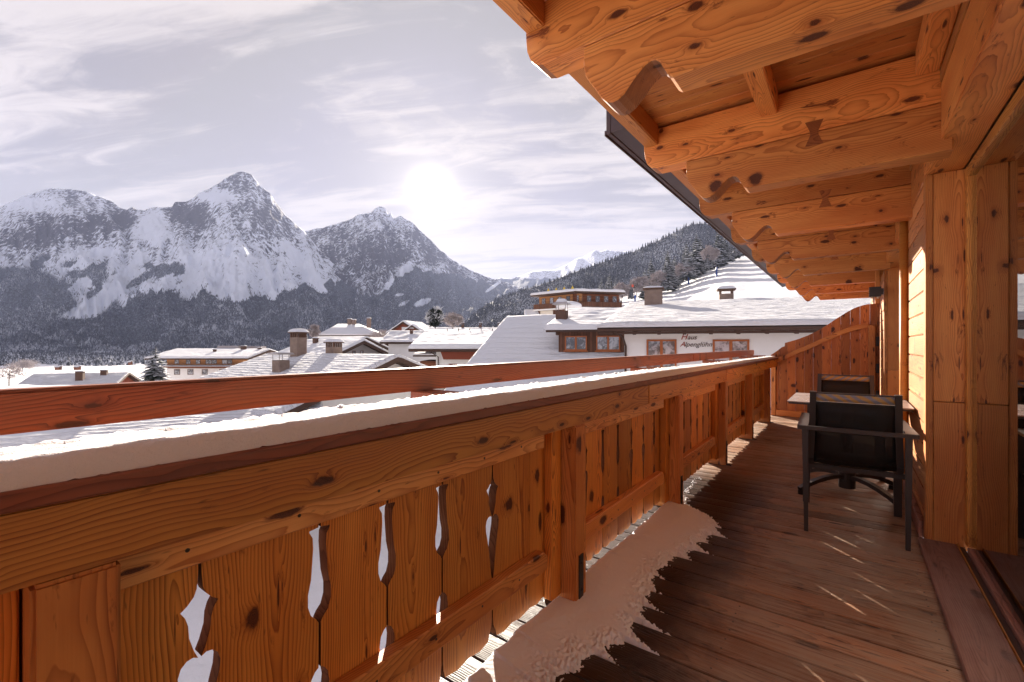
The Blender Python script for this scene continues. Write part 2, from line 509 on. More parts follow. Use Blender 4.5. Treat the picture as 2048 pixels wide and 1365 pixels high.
# ---- railing
rail = empty('balcony_railing', (-0.97, 0, 0), label='carved larch railing with cut-out pickets along the open side of the balcony', cat='railing')
RO = Vector((-0.97, 0, 0))
def rt(name, xr, yr, zr, mat, grain, bevel=0.004, seg=1, par=None, share=None):
    p = par or rail
    o = timber(name, p, xr, yr, zr, mat, grain, bevel, seg, share)
    o.location = o.location - RO
    return o
# posts
posts = [-2.88, -1.38, 0.115, 1.765, 3.275, 4.755, 6.255, 7.765]
post_me = box_me(0.752, 0.104, 0.145, 0.006, 2)
railposts = []
for py in posts:
    p = rt('post', (-1.138, -0.966), (py, py + 0.104), (0.004, 0.812), WOODB, 'Z', share=None, bevel=0.006, seg=2)
    railposts.append(p)
    # steel angle that holds the post to the floor
    bm = bmesh.new()
    add_box(bm, -0.9655, -0.9615, py + 0.030, py + 0.068, 0.004, 0.235)
    add_box(bm, -0.9615, -0.921, py + 0.030, py + 0.068, 0.003, 0.008)
    for zz_ in (0.08, 0.2):
        bmesh.ops.create_uvsphere(bm, u_segments=8, v_segments=4, radius=0.007, matrix=Matrix.Translation((-0.961, py + 0.049, zz_)))
    me = finish(bm, 'bracket')
    o = link('steel_angle', me, STEEL, rail, Matrix.Translation(-RO))
# top band, one board per two bays, with butt joints
cuts = [Y0, -0.9, 2.68, 4.80 + 0.02, 8.60]
for a, b in zip(cuts[:-1], cuts[1:]):
    rt('top_band', (-1.062, -0.968), (a + .0015, b - .0015), (0.813, 0.932), WOOD, 'Y', 0.006, 2)
cuts = [Y0, -0.6, 4.2, 8.60]
for a, b in zip(cuts[:-1], cuts[1:]):
    rt('cap_board', (-1.160, -0.944), (a + .0015, b - .0015), (0.9335, 0.9635), CAPW, 'Y', 0.004)

# pickets with sawn edges -----------------------------------------------------
def half_gap(kind):
    """list of (z, half width of the gap) from the bottom up"""
    if kind == 'A':      # star, lens and heart
        P = [(.070, .030), (.092, .022), (.120, .006), (.140, .003), (.290, .003), (.320, .010), (.370, .018), (.410, .025), (.450, .034), (.480, .043),
             (.503, .045), (.520, .039), (.530, .027), (.532, .014), (.527, .003), (.545, .012), (.575, .022), (.600, .024), (.618, .030), (.632, .040),
             (.641, .026), (.655, .012), (.670, .006), (.70, .003), (.83, .003)]
    else:                # long S curve over a drop
        P = [(.070, .018), (.095, .008), (.120, .003), (.20, .003), (.225, .008), (.250, .020), (.280, .033), (.310, .037), (.335, .031), (.350, .017), (.356, .004),
             (.43, .003), (.470, .003), (.482, .014), (.495, .032), (.520, .043), (.550, .043), (.585, .032), (.62, .028), (.66, .024), (.688, .026), (.703, .038),
             (.707, .038), (.710, .004), (.83, .003)]
    if kind == 'B':
        P = [(z_, max(.003, g_ * .84)) for z_, g_ in P]
    return P
GS = 0.84
def picket_me(wd, kl, kr, t=0.036, GS=GS):
    L = [(zz, -wd / 2 + g_ * GS) for zz, g_ in half_gap(kl)] if kl else [(.070, -wd / 2), (.83, -wd / 2)]
    R = [(zz, wd / 2 - g_ * GS) for zz, g_ in half_gap(kr)] if kr else [(.070, wd / 2), (.83, wd / 2)]
    pts = L + R[::-1]
    # small point at the foot
    pts = pts + [(.060, wd * .22), (.070, 0.0), (.060, -wd * .22)]
    pts = [(p[0] - 0.45, p[1]) for p in pts]
    me = prism_me(pts, t, 0.0)
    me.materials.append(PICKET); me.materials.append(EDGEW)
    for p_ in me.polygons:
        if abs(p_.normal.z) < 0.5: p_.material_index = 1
    return me
pcache = {}
def picket(py, wd, kl, kr, gs=GS):
    key = (round(wd, 3), kl, kr, gs)
    if key not in pcache:
        pcache[key] = picket_me(wd, kl, kr, GS=gs)
    link('picket', pcache[key], PICKET, rail, basis(Vector((-1.0930, py, 0.45)) - RO, (0, 0, 1), (0, 1, 0)))
for i, (pa, pb) in enumerate(zip(posts[:-1], posts[1:])):
    a = pa + 0.104 if i else pa + 0.104
    b = pb
    edges = [a + v for v in (0.0, .150, .414, .623, .844, 1.105, 1.353)] + [b] if i == 2 else list(np.linspace(a, b, 8))
    n = len(edges) - 1
    wd = (b - a) / n
    ks = [None, 'A', 'B', 'B', 'A', 'A', 'B', None]
    if i == 2:
        ks = [None, 'A', 'B', 'B', 'B', 'A', None, None]
    for q in range(n):
        picket((edges[q] + edges[q + 1]) / 2, edges[q + 1] - edges[q] - 0.001, ks[q], ks[q + 1], GS if i < 3 else .55)
    rt('upper_batten', (-1.0745, -1.020), (a + .002, b - .165), (0.741, 0.807), BATTEN, 'Y', 0.003)
    # lower rail with rounded ends
    ya, yc = a + 0.02, b - 0.125
    ln = yc - ya
    pts = [(-ln / 2, -.034), (-ln / 2 + .010, -.042), (ln / 2 - .010, -.042), (ln / 2, -.034), (ln / 2, .016), (ln / 2 - .028, .042), (-ln / 2 + .028, .042), (-ln / 2, .016)]
    me = prism_me(pts, 0.045, 0.004, 1, 50)
    o = link('lower_rail', me, WOODB, rail, basis(Vector((-1.0520, (ya + yc) / 2, 0.258)) - RO, (0, 1, 0), (0, 0, 1)))
    bm = bmesh.new()
    for q in range(n):
        for xx, zz_ in ((-1.020, 0.776), (-1.0294, 0.258)):
            yy_ = a + wd * (q + .5)
            if yy_ < yc - .03:
                bmesh.ops.create_cone(bm, cap_ends=True, segments=8, radius1=0.0042, radius2=0.0042, depth=0.002,
                                      matrix=Matrix.Translation((xx, yy_, zz_)) @ Matrix.Rotation(math.pi / 2, 4, 'Y'))
    tag(link('screw_heads', finish(bm, 'screws'), SCREWM, rail, Matrix.Translation(-RO)), kind='stuff')
    # small blocks behind the end pickets
    rt('end_block', (-1.0735, -1.035), (b - 0.085, b - 0.004), (0.06, 0.80), PICKET, 'Z', 0.003)

# upper hand rail on blocks outside the cap
rcuts = [Y0, -0.4, 4.9, 8.60]
for a, b in zip(rcuts[:-1], rcuts[1:]):
    rt('hand_rail', (-1.350, -1.298), (a + .001, b - .001), (0.9965, 1.083), RAILW, 'Y', 0.008, 2)
for yy_ in (-3.0, -0.90, 1.20, 3.35, 5.45, 7.55, 8.45):
    rt('rail_block', (-1.340, -1.105), (yy_ - .045, yy_ + .045), (0.9645, 0.996), RAILW, 'Z', 0.004)

# ---- snow on the cap
nY, nS = 1600, 19
yv = np.linspace(Y0, 8.56, nY)
sec = np.linspace(0, 1, nS)
thick = 0.0420 - 0.014 * sst(2.8, 5.2, yv) - 0.006 * sst(5.5, 8, yv)
thick = thick * (1 + 0.14 * fbm(yv * 1.9, yv * 0 + 3, 3, 2))
frontx = -0.9535 + 0.004 * fbm(yv * 3, yv * 0 + 1, 4, 5) - 0.035 * sst(3.4, 5.6, yv) * (0.6 + 0.8 * np.abs(fbm(yv * 2.2, yv * 0 + 9, 3, 8)))
backx = np.full(nY, -1.096) + 0.005 * fbm(yv * 9, yv * 0, 3, 6)
V = np.zeros((nY, nS, 3))
for j, s_ in enumerate(sec):
    if s_ < 0.4:                       # upright front with a small round shoulder
        q = s_ / 0.4 * math.pi / 2
        xx = frontx - 0.016 * (1 - math.cos(q) ** 0.8) - 0.004 * math.sin(q)
        zz_ = thick * math.sin(q) ** 0.75
    else:
        q = (s_ - 0.4) / 0.6
        xx = (frontx - 0.020) * (1 - q) + backx * q
        zz_ = thick * (1.0 - 0.05 * math.sin(q * math.pi))
    rough_ = fbm(yv * 9 + s_ * 1.3, np.full(nY, s_ * 7.0), 4, 11) * 0.0034 + fbm(yv * 45, np.full(nY, s_ * 19.0), 3, 21) * 0.0018
    crust = sst(0.72, 1.0, s_)
    rough_ = rough_ + crust * (np.abs(fbm(yv * 22, np.full(nY, s_ * 5.0), 4, 31)) * 0.018 - 0.003)
    V[:, j, 0] = xx + rough_ * (0.5 if s_ < .4 else 0.1)
    V[:, j, 1] = yv
    V[:, j, 2] = 0.9625 + zz_ + rough_ * (1 if s_ > 0.1 else 0.3)
V[:, 0, 2] = 0.9620 + 0.004 * np.abs(fbm(yv * 40, yv * 0 + 4, 5, 41)) * 2.2
Vb = V[:, -1, :].copy(); Vb[:, 2] = 0.962
V = np.concatenate([V, Vb[:, None, :]], 1)
me = grid_me(V.reshape(-1, 3), nY, nS + 1, True, 'snow')
tag(link('rail_snow', me, SNOWRAIL), 'long band of settled snow lying on the railing cap, crusty along its outer edge', 'snow', kind='stuff')

# ---- snow drift on the deck
gx = np.linspace(-1.095, -0.46, 170); gy = np.linspace(-1.5, 4.2, 1500)
GX, GY = np.meshgrid(gx, gy, indexing='ij')
yk = [-1.5, -0.5, .6, 1.0, 1.25, 1.51, 1.7, 1.87, 2.03, 2.32, 2.55, 2.8, 3.05, 3.2, 3.33, 3.45, 3.7, 4.2]
xk = [-.85, -.82, -.83, -.84, -.80, -.745, -.67, -.665, -.70, -.755, -.715, -.66, -.63, -.66, -.80, -.93, -1.0, -1.03]
edge = np.interp(GY, yk, xk)
edge = edge + 0.020 * fbm(GY * 5, GY * 0, 3, 3)
ph = ((GY - Y0) / pitch) % 1.0
phs = (ph + 0.35 * (GX + 0.7)) % 1.0
tongue = np.maximum(0, 1 - phs / 0.55) ** 1.8
edge0 = edge.copy()
bid = np.floor((GY - Y0) / pitch + 0.35 * (GX + 0.7) / 1.0).astype(int)
hsh = np.modf(np.abs(np.sin(bid * 12.9898) * 43758.5453))[0]
edge = edge + tongue * (0.02 + 0.12 * hsh ** 1.5) - 0.055 + 0.035 * fbm(GX * 9, GY * 12, 5, 19)
dist_ = edge - GX
wdt = np.maximum(edge + 1.05, 0.02)
prof = np.clip((edge0 + 0.10 - GX) / 0.36, 0.12, 1) ** 1.1 * np.sqrt(np.clip(dist_ / 0.045, 0, 1))
hh = 0.048 * prof * np.clip(wdt / 0.25, 0, 1) * (1 + 0.22 * fbm(GX * 4, GY * 3, 3, 13))
hh = hh + 0.006 * prof * np.clip(np.sin(GY * 5.3 + 3 * GX) , 0, 1)
lft = sst(-1.085, -1.045, GX + 0.014 * fbm(GX * 0, GY * 12, 3, 8))
hh = hh * lft - 0.012 * (1 - lft)
hh = np.where(dist_ > 0, hh, -0.010 * np.clip(-dist_ / 0.03, 0, 1))
speck = fbm(GX * 70, GY * 60, 4, 17)
fr_ = np.exp(-((dist_ - .01) / 0.065) ** 2)
hh = hh + fr_ * speck * 0.024 + fbm(GX * 40, GY * 40, 3, 23) * 0.0012 * (dist_ > 0)
V = np.stack([GX, GY, hh - 0.0005], -1).reshape(-1, 3)
me = grid_me(V, 170, 1500, True, 'drift')
bm = bmesh.new(); bm.from_mesh(me)
dead = [f for f in bm.faces if max(v.co.z for v in f.verts) < -0.004]
bmesh.ops.delete(bm, geom=dead, context='FACES')
bm.to_mesh(me); bm.free()
tag(link('floor_snow', me, SNOW), 'thin blown snow drift on the balcony floor beside the railing, its edge combed into tongues', 'snow', kind='stuff')

# =============================================================== ROOF OVERHANG
roof = empty('balcony_roof', (-0.4, 0, 2.14), label='larch beam ceiling with carved log ends sheltering the balcony', cat='roof')
RF = Vector((-0.4, 0, 2.14))
def rf(name, xr, yr, zr, mat, grain, bevel=0.005, seg=1, par=None):
    o = timber(name, roof, xr, yr, zr, mat, grain, bevel, seg)
    o.location = o.location - RF
    return o
ZC = 2.352
low_prof = [(-.850, ZC), (-.850, 2.275), (-.842, 2.235), (-.822, 2.200), (-.800, 2.168), (-.775, 2.128), (-.752, 2.104), (-.728, 2.094), (-.705, 2.098), (-.680, 2.112),
            (-.650, 2.142), (-.622, 2.172), (-.600, 2.190), (-.578, 2.198), (-.560, 2.194), (-.545, 2.180), (-.530, 2.150), (-.516, 2.124), (-.500, 2.112),
            (.40, 2.112), (.40, ZC)]
up_prof = [(-1.130, 2.618), (-1.130, 2.50), (-1.124, 2.440), (-1.106, 2.395), (-1.078, 2.366), (-1.045, 2.356), (.40, 2.356), (.40, 2.618)]
low_me = prism_me([(p[0], p[1] - 2.235) for p in low_prof], 0.130, 0.004, 1, 50)
up_me = prism_me([(p[0], p[1] - 2.487) for p in up_prof], 0.130, 0.004, 1, 50)
for me_ in (low_me, up_me):
    me_.materials.append(WOODB); me_.materials.append(LOGEND)
    for p_ in me_.polygons:
        if abs(p_.normal.z) < 0.5 and p_.center.x < (-0.51 if me_ is low_me else -1.03) and (p_.normal.y > -0.999 or p_.area < 0.01): p_.material_index = 1
key_pts = [(-.043, .068), (-.020, .012), (-.020, -.012), (-.043, -.068), (.043, -.068), (.020, -.012), (.020, .012), (.043, .068)]
key_me = prism_me(key_pts, 0.1325, 0.0)
beams = [0.21 + 1.41 * k_ for k_ in range(-2, 9)]
for yy_ in beams:
    # local X = along the log, local Y = up
    Mb = basis(Vector((0, yy_ + 0.065, 2.235)) - RF, (1, 0, 0), (0, 0, 1))
    link('lower_log', low_me, WOODB, roof, Mb)
    Mb2 = Mb.copy()
    link('upper_log', up_me, WOODB, roof, basis(Vector((0, yy_ + 0.065, 2.487)) - RF, (1, 0, 0), (0, 0, 1)))
    link('butterfly_key', key_me, KEYW, roof, basis(Vector((-0.16, yy_ + 0.065, ZC - .006)) - RF, (1, 0, 0), (0, 0, 1)))
# purlins between the logs
allb = beams + [beams[-1] + 1.41]
for a, b in zip(allb[:-1], allb[1:]):
    for x0, x1 in ((-1.120, -1.030), (-0.425, -0.335), (0.262, 0.352)):
        rf('purlin', (x0, x1), (a + .131, b - .001), (2.508, 2.640), WOODB, 'Y', 0.006, 2)
yb = beams[0]
k_ = 0
while yb < 12.9:
    k_ += 1
    x0_ = -1.128
    rf('ceiling_board', (x0_, 0.40), (yb, yb + 0.1455), (2.642, 2.662), RAILW if False else WOODB, 'X', 0.004)
    yb += 0.150
rf('fascia', (-1.318, -1.286), (2.835, 12.9), (2.585, 2.86), BROWNMETAL, 'Y', 0.003)
rf('fascia', (-1.285, -1.131), (2.835, 2.85), (2.590, 2.86), BROWNMETAL, 'X', 0.002)
rf('soffit_sheet', (-1.285, -1.132), (2.851, 12.9), (2.592, 2.600), BROWNMETAL, 'Y', 0.001)
rf('drip_edge', (-1.330, -1.319), (2.835, 12.9), (2.575, 2.612), BROWNMETAL, 'Y', 0.002)
rf('roof_deck', (-1.12, 0.62), (beams[0], 2.834), (2.664, 2.86), BROWNMETAL, 'Y', 0.0)
rf('roof_deck', (-1.284, 0.62), (2.851, 12.9), (2.664, 2.86), BROWNMETAL, 'Y', 0.0)

# =============================================================== HOUSE WALL (right)
wall = empty('house_wall', (WX, 0, 0), label='timber front wall of the chalet with posts, planks and tall windows at the right of the balcony', cat='wall')
WO = Vector((WX, 0, 0))
def wl(name, xr, yr, zr, mat, grain, bevel=0.005, seg=1):
    o = timber(name, wall, xr, yr, zr, mat, grain, bevel, seg)
    o.location = o.location - WO
    return o
def opening(ya, yb_):
    """a glazed opening from ya to yb_ : corner posts at the far and near ends"""
    for yp, sgn in ((yb_, 1), (ya, -1)):
        y_a, y_b = (yp, yp + 0.10) if sgn > 0 else (yp - 0.10, yp)
        wl('post', (WX, WX + 0.032), (y_a, y_b), (0.0, 2.168), WOODB, 'Z', 0.004, 2)
        wl('post', (WX + 0.0335, WX + 0.212), (y_a + .002, y_b - .002), (0.0, 0.838), WOODB, 'Z', 0.003)
        wl('post', (WX + 0.0335, WX + 0.212), (y_a + .002, y_b - .002), (0.841, 2.168), WOODB, 'Z', 0.003)
    wl('lintel', (WX, WX + 0.165), (ya - 0.10, yb_ + 0.10), (2.170, 2.448), WOODB, 'Y', 0.006, 2)
opening(-1.3, 3.60)
opening(4.90, 7.66)
wl('wall_plate', (WX - .004, WX + .165), (Y0, 13.0), (2.450, 2.640), WOODB, 'Y', 0.004)
wl('lintel', (WX + .005, WX + 0.165), (3.702, 4.798), (2.170, 2.448), WOODB, 'Y', 0.006)
# wall planks in the pier between the windows, beyond, and behind the camera
def planks(ya, yb_, x0=WX + 0.012):
    z0 = 0.0
    hts = 0.1370
    i = 0
    while z0 < 2.16:
        z1 = min(z0 + hts, 2.168)
        wl('wall_plank', (x0, x0 + 0.05), (ya + .001, yb_ - .001), (z0 + .002, z1 - .002), WALLW, 'Y', 0.005, 2)
        z0 = z1; i += 1
    wl('wall_core', (x0 + .051, x0 + 0.14), (ya + .001, yb_ - .001), (0, 2.168), ROOMM, 'Z', 0.0)
planks(3.702, 4.798)
planks(7.762, 12.9)
planks(Y0, -1.402)
# outer corner bead of the pier, a round pole
bm = bmesh.new()
bmesh.ops.create_cone(bm, cap_ends=True, segments=20, radius1=0.030, radius2=0.030, depth=2.165)
me = finish(bm, 'pole')
for p in me.polygons: p.use_smooth = True
o = link('corner_pole', me, WOOD, wall, basis(Vector((WX - 0.012, 4.765, 1.083)) - WO, (1, 0, 0), (0, 1, 0)))
# sills
wl('sill', (0.322, WX + 0.130), (-1.3, 3.598), (0.001, 0.032), SILLW, 'Y', 0.004)
wl('sill', (0.322, WX + 0.130), (4.902, 7.658), (0.001, 0.032), SILLW, 'Y', 0.004)
wl('skirting', (0.335, WX + .010), (3.70, 4.80), (0.001, 0.10), SILLW, 'Y', 0.004)

# windows
def glass_mat():
    m_, t = new_mat('window_glass')
    fr = t.n('ShaderNodeFresnel', {'IOR': 1.62})
    gl = t.n('ShaderNodeBsdfGlossy', {'Color': (0.97, 0.97, 0.97), 'Roughness': 0.0})
    tr = t.n('ShaderNodeBsdfTransparent', {'Color': (0.85, 0.85, 0.84)})
    fac = t.m('MULTIPLY', fr, 1.35, clamp=True)
    mx = t.n('ShaderNodeMixShader', {0: fac, 1: tr, 2: gl})
    out(t, mx)
    return m_
GLASS = glass_mat()
def big_window(ya, yb_, label):
    wn_ = empty('window', (WX + .15, (ya + yb_) / 2, 0.0), label=label, cat='window')
    off = Vector((WX + .15, (ya + yb_) / 2, 0.0))
    def wt(name, xr, yr, zr, mat, grain, bevel=0.003):
        o = timber(name, wn_, xr, yr, zr, mat, grain, bevel)
        o.location = o.location - off
        return o
    x0 = WX + 0.135
    # stiles, rails and the dark sliding track
    wt('stile', (x0 + .031, x0 + .075), (yb_ - .060, yb_ - .001), (0.045, 2.165), WOOD, 'Z')
    wt('stile', (x0 + .031, x0 + .075), (ya + .001, ya + .060), (0.045, 2.165), WOOD, 'Z')
    wt('top_rail', (x0 + .031, x0 + .075), (ya + .061, yb_ - .061), (2.105, 2.165), WOOD, 'Y')
    wt('track', (x0, x0 + .030), (ya + .001, yb_ - .001), (0.001, 0.022), BROWNMETAL, 'Y')
    wt('track_edge', (x0 - .0045, x0 - .0005), (ya + .001, yb_ - .001), (0.001, 0.040), WOOD, 'Y', 0.001)
    wt('bottom_rail', (x0 + .031, x0 + .075), (ya + .061, yb_ - .061), (0.002, 0.044), SILLW, 'Y')
    if ya < 0:
        wt('stile', (x0 + .031, x0 + .075), (1.98, 2.20), (0.045, 2.104), WOOD, 'Z')
    p = wt('pane', (x0 + .050, x0 + .054), (ya + .055, yb_ - .055), (0.044, 2.106), GLASS, 'Z', 0.0)
    return wn_
big_window(-1.3, 3.60, 'large floor-to-lintel glass pane nearest the camera at the right edge, mirroring the post and table')
big_window(4.90, 7.66, 'glass door beyond the table, set behind the sunlit plank pier')
# the room behind the glass
room = empty('room', (2.2, 3.2, 0), kind='structure', label='dim room behind the window panes')
def rm(name, xr, yr, zr):
    o = timber(name, room, xr, yr, zr, ROOMM, 'X', 0.0)
    o.location = o.location - Vector((2.2, 3.2, 0))
rm('room_floor', (0.60, 4.4), (-3.3, 12.8), (-0.1, -0.002))
rm('room_ceiling', (0.60, 4.4), (-3.3, 12.8), (2.45, 2.55))
rm('room_back', (4.4, 4.5), (-3.3, 12.8), (-0.1, 2.55))
rm('room_side', (0.60, 4.4), (12.8, 12.9), (-0.1, 2.55))
rm('room_side', (0.60, 4.4), (-3.4, -3.3), (-0.1, 2.55))

# wall lamp near the far post
lamp = empty('wall_lamp', (0.300, 6.2, 1.86), label='small dark cube-shaped wall light high on the far wall post', cat='wall light')
bm = bmesh.new(); add_box(bm, -.062, .062, -.055, .055, -.062, .062)
link('housing', finish(bm, 'housing', 0.004), DARKMETAL, lamp)
bm = bmesh.new(); add_box(bm, .0625, .086, -.03, .03, -.04, .04)
link('wall_mount', finish(bm, 'mount'), DARKMETAL, lamp)
for dx in (-.03, .03):
    bm = bmesh.new()
    bmesh.ops.create_cone(bm, cap_ends=True, segments=12, radius1=0.016, radius2=0.012, depth=0.022, matrix=Matrix.Translation((dx, 0, -.074)))
    link('bulb_cap', finish(bm, 'bulb'), plain('lamp_glass', (0.75, 0.6, 0.45), 0.3) if dx < 0 else bpy.data.materials['lamp_glass'], lamp)
lamp.location = (0.262, 7.60, 1.86)

# =============================================================== PARTITION at the far end
part = empty('end_partition', (-0.35, 8.62, 0), label='tall plank partition with a swooping S-shaped top closing the far end of the balcony', cat='partition')
PO = Vector((-0.35, 8.62, 0))
topc = [(-1.06, 1.00), (-0.98, 1.06), (-0.90, 1.13), (-0.86, 1.145), (-0.855, 1.20), (-0.78, 1.225), (-0.66, 1.265), (-0.54, 1.32), (-0.42, 1.385), (-0.30, 1.47), (-0.18, 1.565), (-0.06, 1.655),
        (0.04, 1.72), (0.12, 1.755), (0.20, 1.775), (0.36, 1.785)]
tx = np.array([p[0] for p in topc]); tz = np.array([p[1] for p in topc])
xb = -1.06
k_ = 0
while xb < 0.35:
    x2 = min(xb + 0.118, 0.355)
    xs_ = [xb + .001] + [float(v) for v in tx if xb + .004 < v < x2 - .004] + [x2 - .001]
    pts = [(0.0, xb + .001)] + [(float(np.interp(v, tx, tz)), v) for v in xs_] + [(0.0, x2 - .001)]
    mid = 0.7
    pts = [(p[0] - mid, p[1] - (xb + x2) / 2) for p in pts]
    link('plank', prism_me(pts, 0.028, 0.0025), PARTW, part, basis(Vector(((xb + x2) / 2, 8.655 + (k_ % 2) * .002, mid)) - PO, (0, 0, 1), (1, 0, 0)))
    xb = x2; k_ += 1
# trim that follows the curve, posts, bottom rail
xs_ = np.linspace(-0.98, 0.22, 26)
up = np.interp(xs_, tx, tz)
up = np.convolve(np.pad(up, 4, 'edge'), np.ones(9) / 9, 'valid') - 0.16 - 0.10 * sst(-.5, .2, xs_)
pts = [(float(a), float(b) - 1.3) for a, b in zip(xs_, up)] + [(float(a), float(b) - 1.375) for a, b in zip(xs_[::-1], up[::-1])]
link('curved_trim', prism_me(pts, 0.03, 0.003, 1, 60), WOODB, part, basis(Vector((0, 8.622, 1.3)) - PO, (1, 0, 0), (0, 0, 1)))
def pt_(name, xr, yr, zr, mat, grain, bevel=0.004):
    o = timber(name, part, xr, yr, zr, mat, grain, bevel)
    o.location = o.location - PO
pt_('post', (0.221, 0.30), (8.59, 8.638), (0.002, 1.46), WOODB, 'Z')
pt_('post', (-1.05, -0.985), (8.602, 8.638), (0.002, 0.96), WOODB, 'Z')
pt_('bottom_rail', (-0.98, 0.22), (8.602, 8.638), (0.002, 0.10), WOODB, 'X')
for zz_ in (0.35, 0.75, 1.15):
    pt_('hinge_plate', (0.305, 0.345), (8.600, 8.640), (zz_, zz_ + 0.14), STEEL, 'Z', 0.002)
wl('post', (0.30, WX - .001), (8.66, 8.78), (0.0, 2.36), WOODB, 'Z', 0.004)

# =============================================================== TABLE AND CHAIRS
def tube(bm, pts, rad, seg=8, flat=1.0):
    """swept tube through points; rad scalar or list"""
    pts = [Vector(p) for p in pts]
    rings = []
    n_ = len(pts)
    for i, p in enumerate(pts):
        d_ = (pts[min(i + 1, n_ - 1)] - pts[max(i - 1, 0)]).normalized()
        u_ = d_.cross(Vector((0, 0, 1)))
        if u_.length < 1e-3: u_ = Vector((1, 0, 0))
        u_.normalize(); v_ = d_.cross(u_)
        r_ = rad[i] if isinstance(rad, (list, tuple)) else rad
        rings.append([bm.verts.new(p + u_ * (r_ * math.cos(a)) + v_ * (r_ * flat * math.sin(a))) for a in [2 * math.pi * q / seg for q in range(seg)]])
    for a, b in zip(rings[:-1], rings[1:]):
        for q in range(seg):
            bm.faces.new((a[q], a[(q + 1) % seg], b[(q + 1) % seg], b[q]))
    bm.faces.new(rings[0][::-1]); bm.faces.new(rings[-1])

def bar(bm, p0, p1, w0, t0, w1=None, t1=None, up=(0, 0, 1)):
    """rectangular bar from p0 to p1 with (width, thickness) at each end"""
    p0, p1 = Vector(p0), Vector(p1)
    w1 = w1 or w0; t1 = t1 or t0
    d_ = (p1 - p0).normalized()
    u_ = d_.cross(Vector(up))
    if u_.length < 1e-4: u_ = d_.cross(Vector((0, 1, 0)))
    u_.normalize(); v_ = u_.cross(d_)
    vs_ = []
    for p, ww, tt in ((p0, w0, t0), (p1, w1, t1)):
        for a, b in ((-1, -1), (1, -1), (1, 1), (-1, 1)):
            vs_.append(bm.verts.new(p + u_ * (a * ww / 2) + v_ * (b * tt / 2)))
    for f in ((0, 1, 2, 3), (7, 6, 5, 4), (0, 4, 5, 1), (1, 5, 6, 2), (2, 6, 7, 3), (3, 7, 4, 0)):
        bm.faces.new([vs_[i] for i in f])

def mesh_fabric(name, c, alpha):
    m_, t = new_mat(name)
    oc = t.n('ShaderNodeTexCoord').outputs['Object']
    nn = t.noise(oc, 300.0, 2)
    b = t.n('ShaderNodeBsdfPrincipled', {'Base Color': c, 'Roughness': 0.6, 'Specular IOR Level': 0.3,
                                         'Normal': t.n('ShaderNodeBump', {'Strength': 0.3, 'Distance': 0.001, 'Height': nn})})
    tr = t.n('ShaderNodeBsdfTransparent')
    out(t, t.n('ShaderNodeMixShader', {0: alpha, 1: tr, 2: b}))
    return m_
SLING = mesh_fabric('black_mesh_fabric', (0.012, 0.010, 0.010), 0.88)
m_, t = new_mat('sunlit_table_stripes')  # sunlit tabletop showing through the mesh, painted as stripes
oc = t.n('ShaderNodeTexCoord').outputs['Object']
x, y, z = t.xyz(oc)
ph_ = t.m('ADD', t.m('MULTIPLY', x, 16.0), t.m('MULTIPLY', z, 22.0))
ph_ = t.m('ADD', ph_, t.m('MULTIPLY', t.noise(oc, 9.0, 2), 0.9))
fr_s = t.sm(t.m('SINE', t.m('MULTIPLY', ph_, 6.28)), -0.5, 0.5)
out(t, t.n('ShaderNodeBsdfPrincipled', {'Base Color': t.mix(fr_s, (0.50, 0.30, 0.10), (0.25, 0.25, 0.30)), 'Roughness': 0.7}))
TABLE_SHINE = m_

tab = empty('table', (-0.02, 4.50, 0), label='square pedestal table with a pale laminate top against the plank wall', cat='table')
bm = bmesh.new(); add_box(bm, -.374, .372, -.375, .385, .726, .734)
link('tabletop', finish(bm, 'top', 0.003), TABLETOP, tab)
bm = bmesh.new(); add_box(bm, -.366, .364, -.367, .377, .712, .7255)
link('tabletop_edge', finish(bm, 'edge', 0.003), DARKMETAL, tab)
bm = bmesh.new()
tube(bm, [(0, 0, .115), (0, 0, .70)], 0.042, 20)
add_box(bm, -.16, .16, -.16, .16, .700, .711)
me = finish(bm, 'column'); link('column', me, DARKMETAL, tab)
bm = bmesh.new(); tube(bm, [(0, 0, .035), (0, 0, .16)], 0.056, 20)
link('hub', finish(bm, 'hub'), DARKMETAL, tab)
for a in (45, 135, 225, 315):
    ca_, sa_ = math.cos(math.radians(a)), math.sin(math.radians(a))
    bm = bmesh.new()
    prev = None
    L_ = [(0.04, .125), (0.12, .128), (0.2, .118), (0.28, .098), (0.36, .070), (0.42, .042)]
    for p, q in zip(L_[:-1], L_[1:]):
        bar(bm, (p[0] * ca_, p[0] * sa_, p[1]), (q[0] * ca_ * 1.002, q[0] * sa_ * 1.002, q[1]), .044 - p[0] * .02, .030, .044 - q[0] * .02, .028)
    lg = link('leg', finish(bm, 'leg'), DARKMETAL, tab)
    bm = bmesh.new()
    tube(bm, [(0.41 * ca_, 0.41 * sa_, 0.001), (0.41 * ca_, 0.41 * sa_, 0.032)], 0.020, 12)
    link('foot', finish(bm, 'foot'), BLACKMETAL, lg)

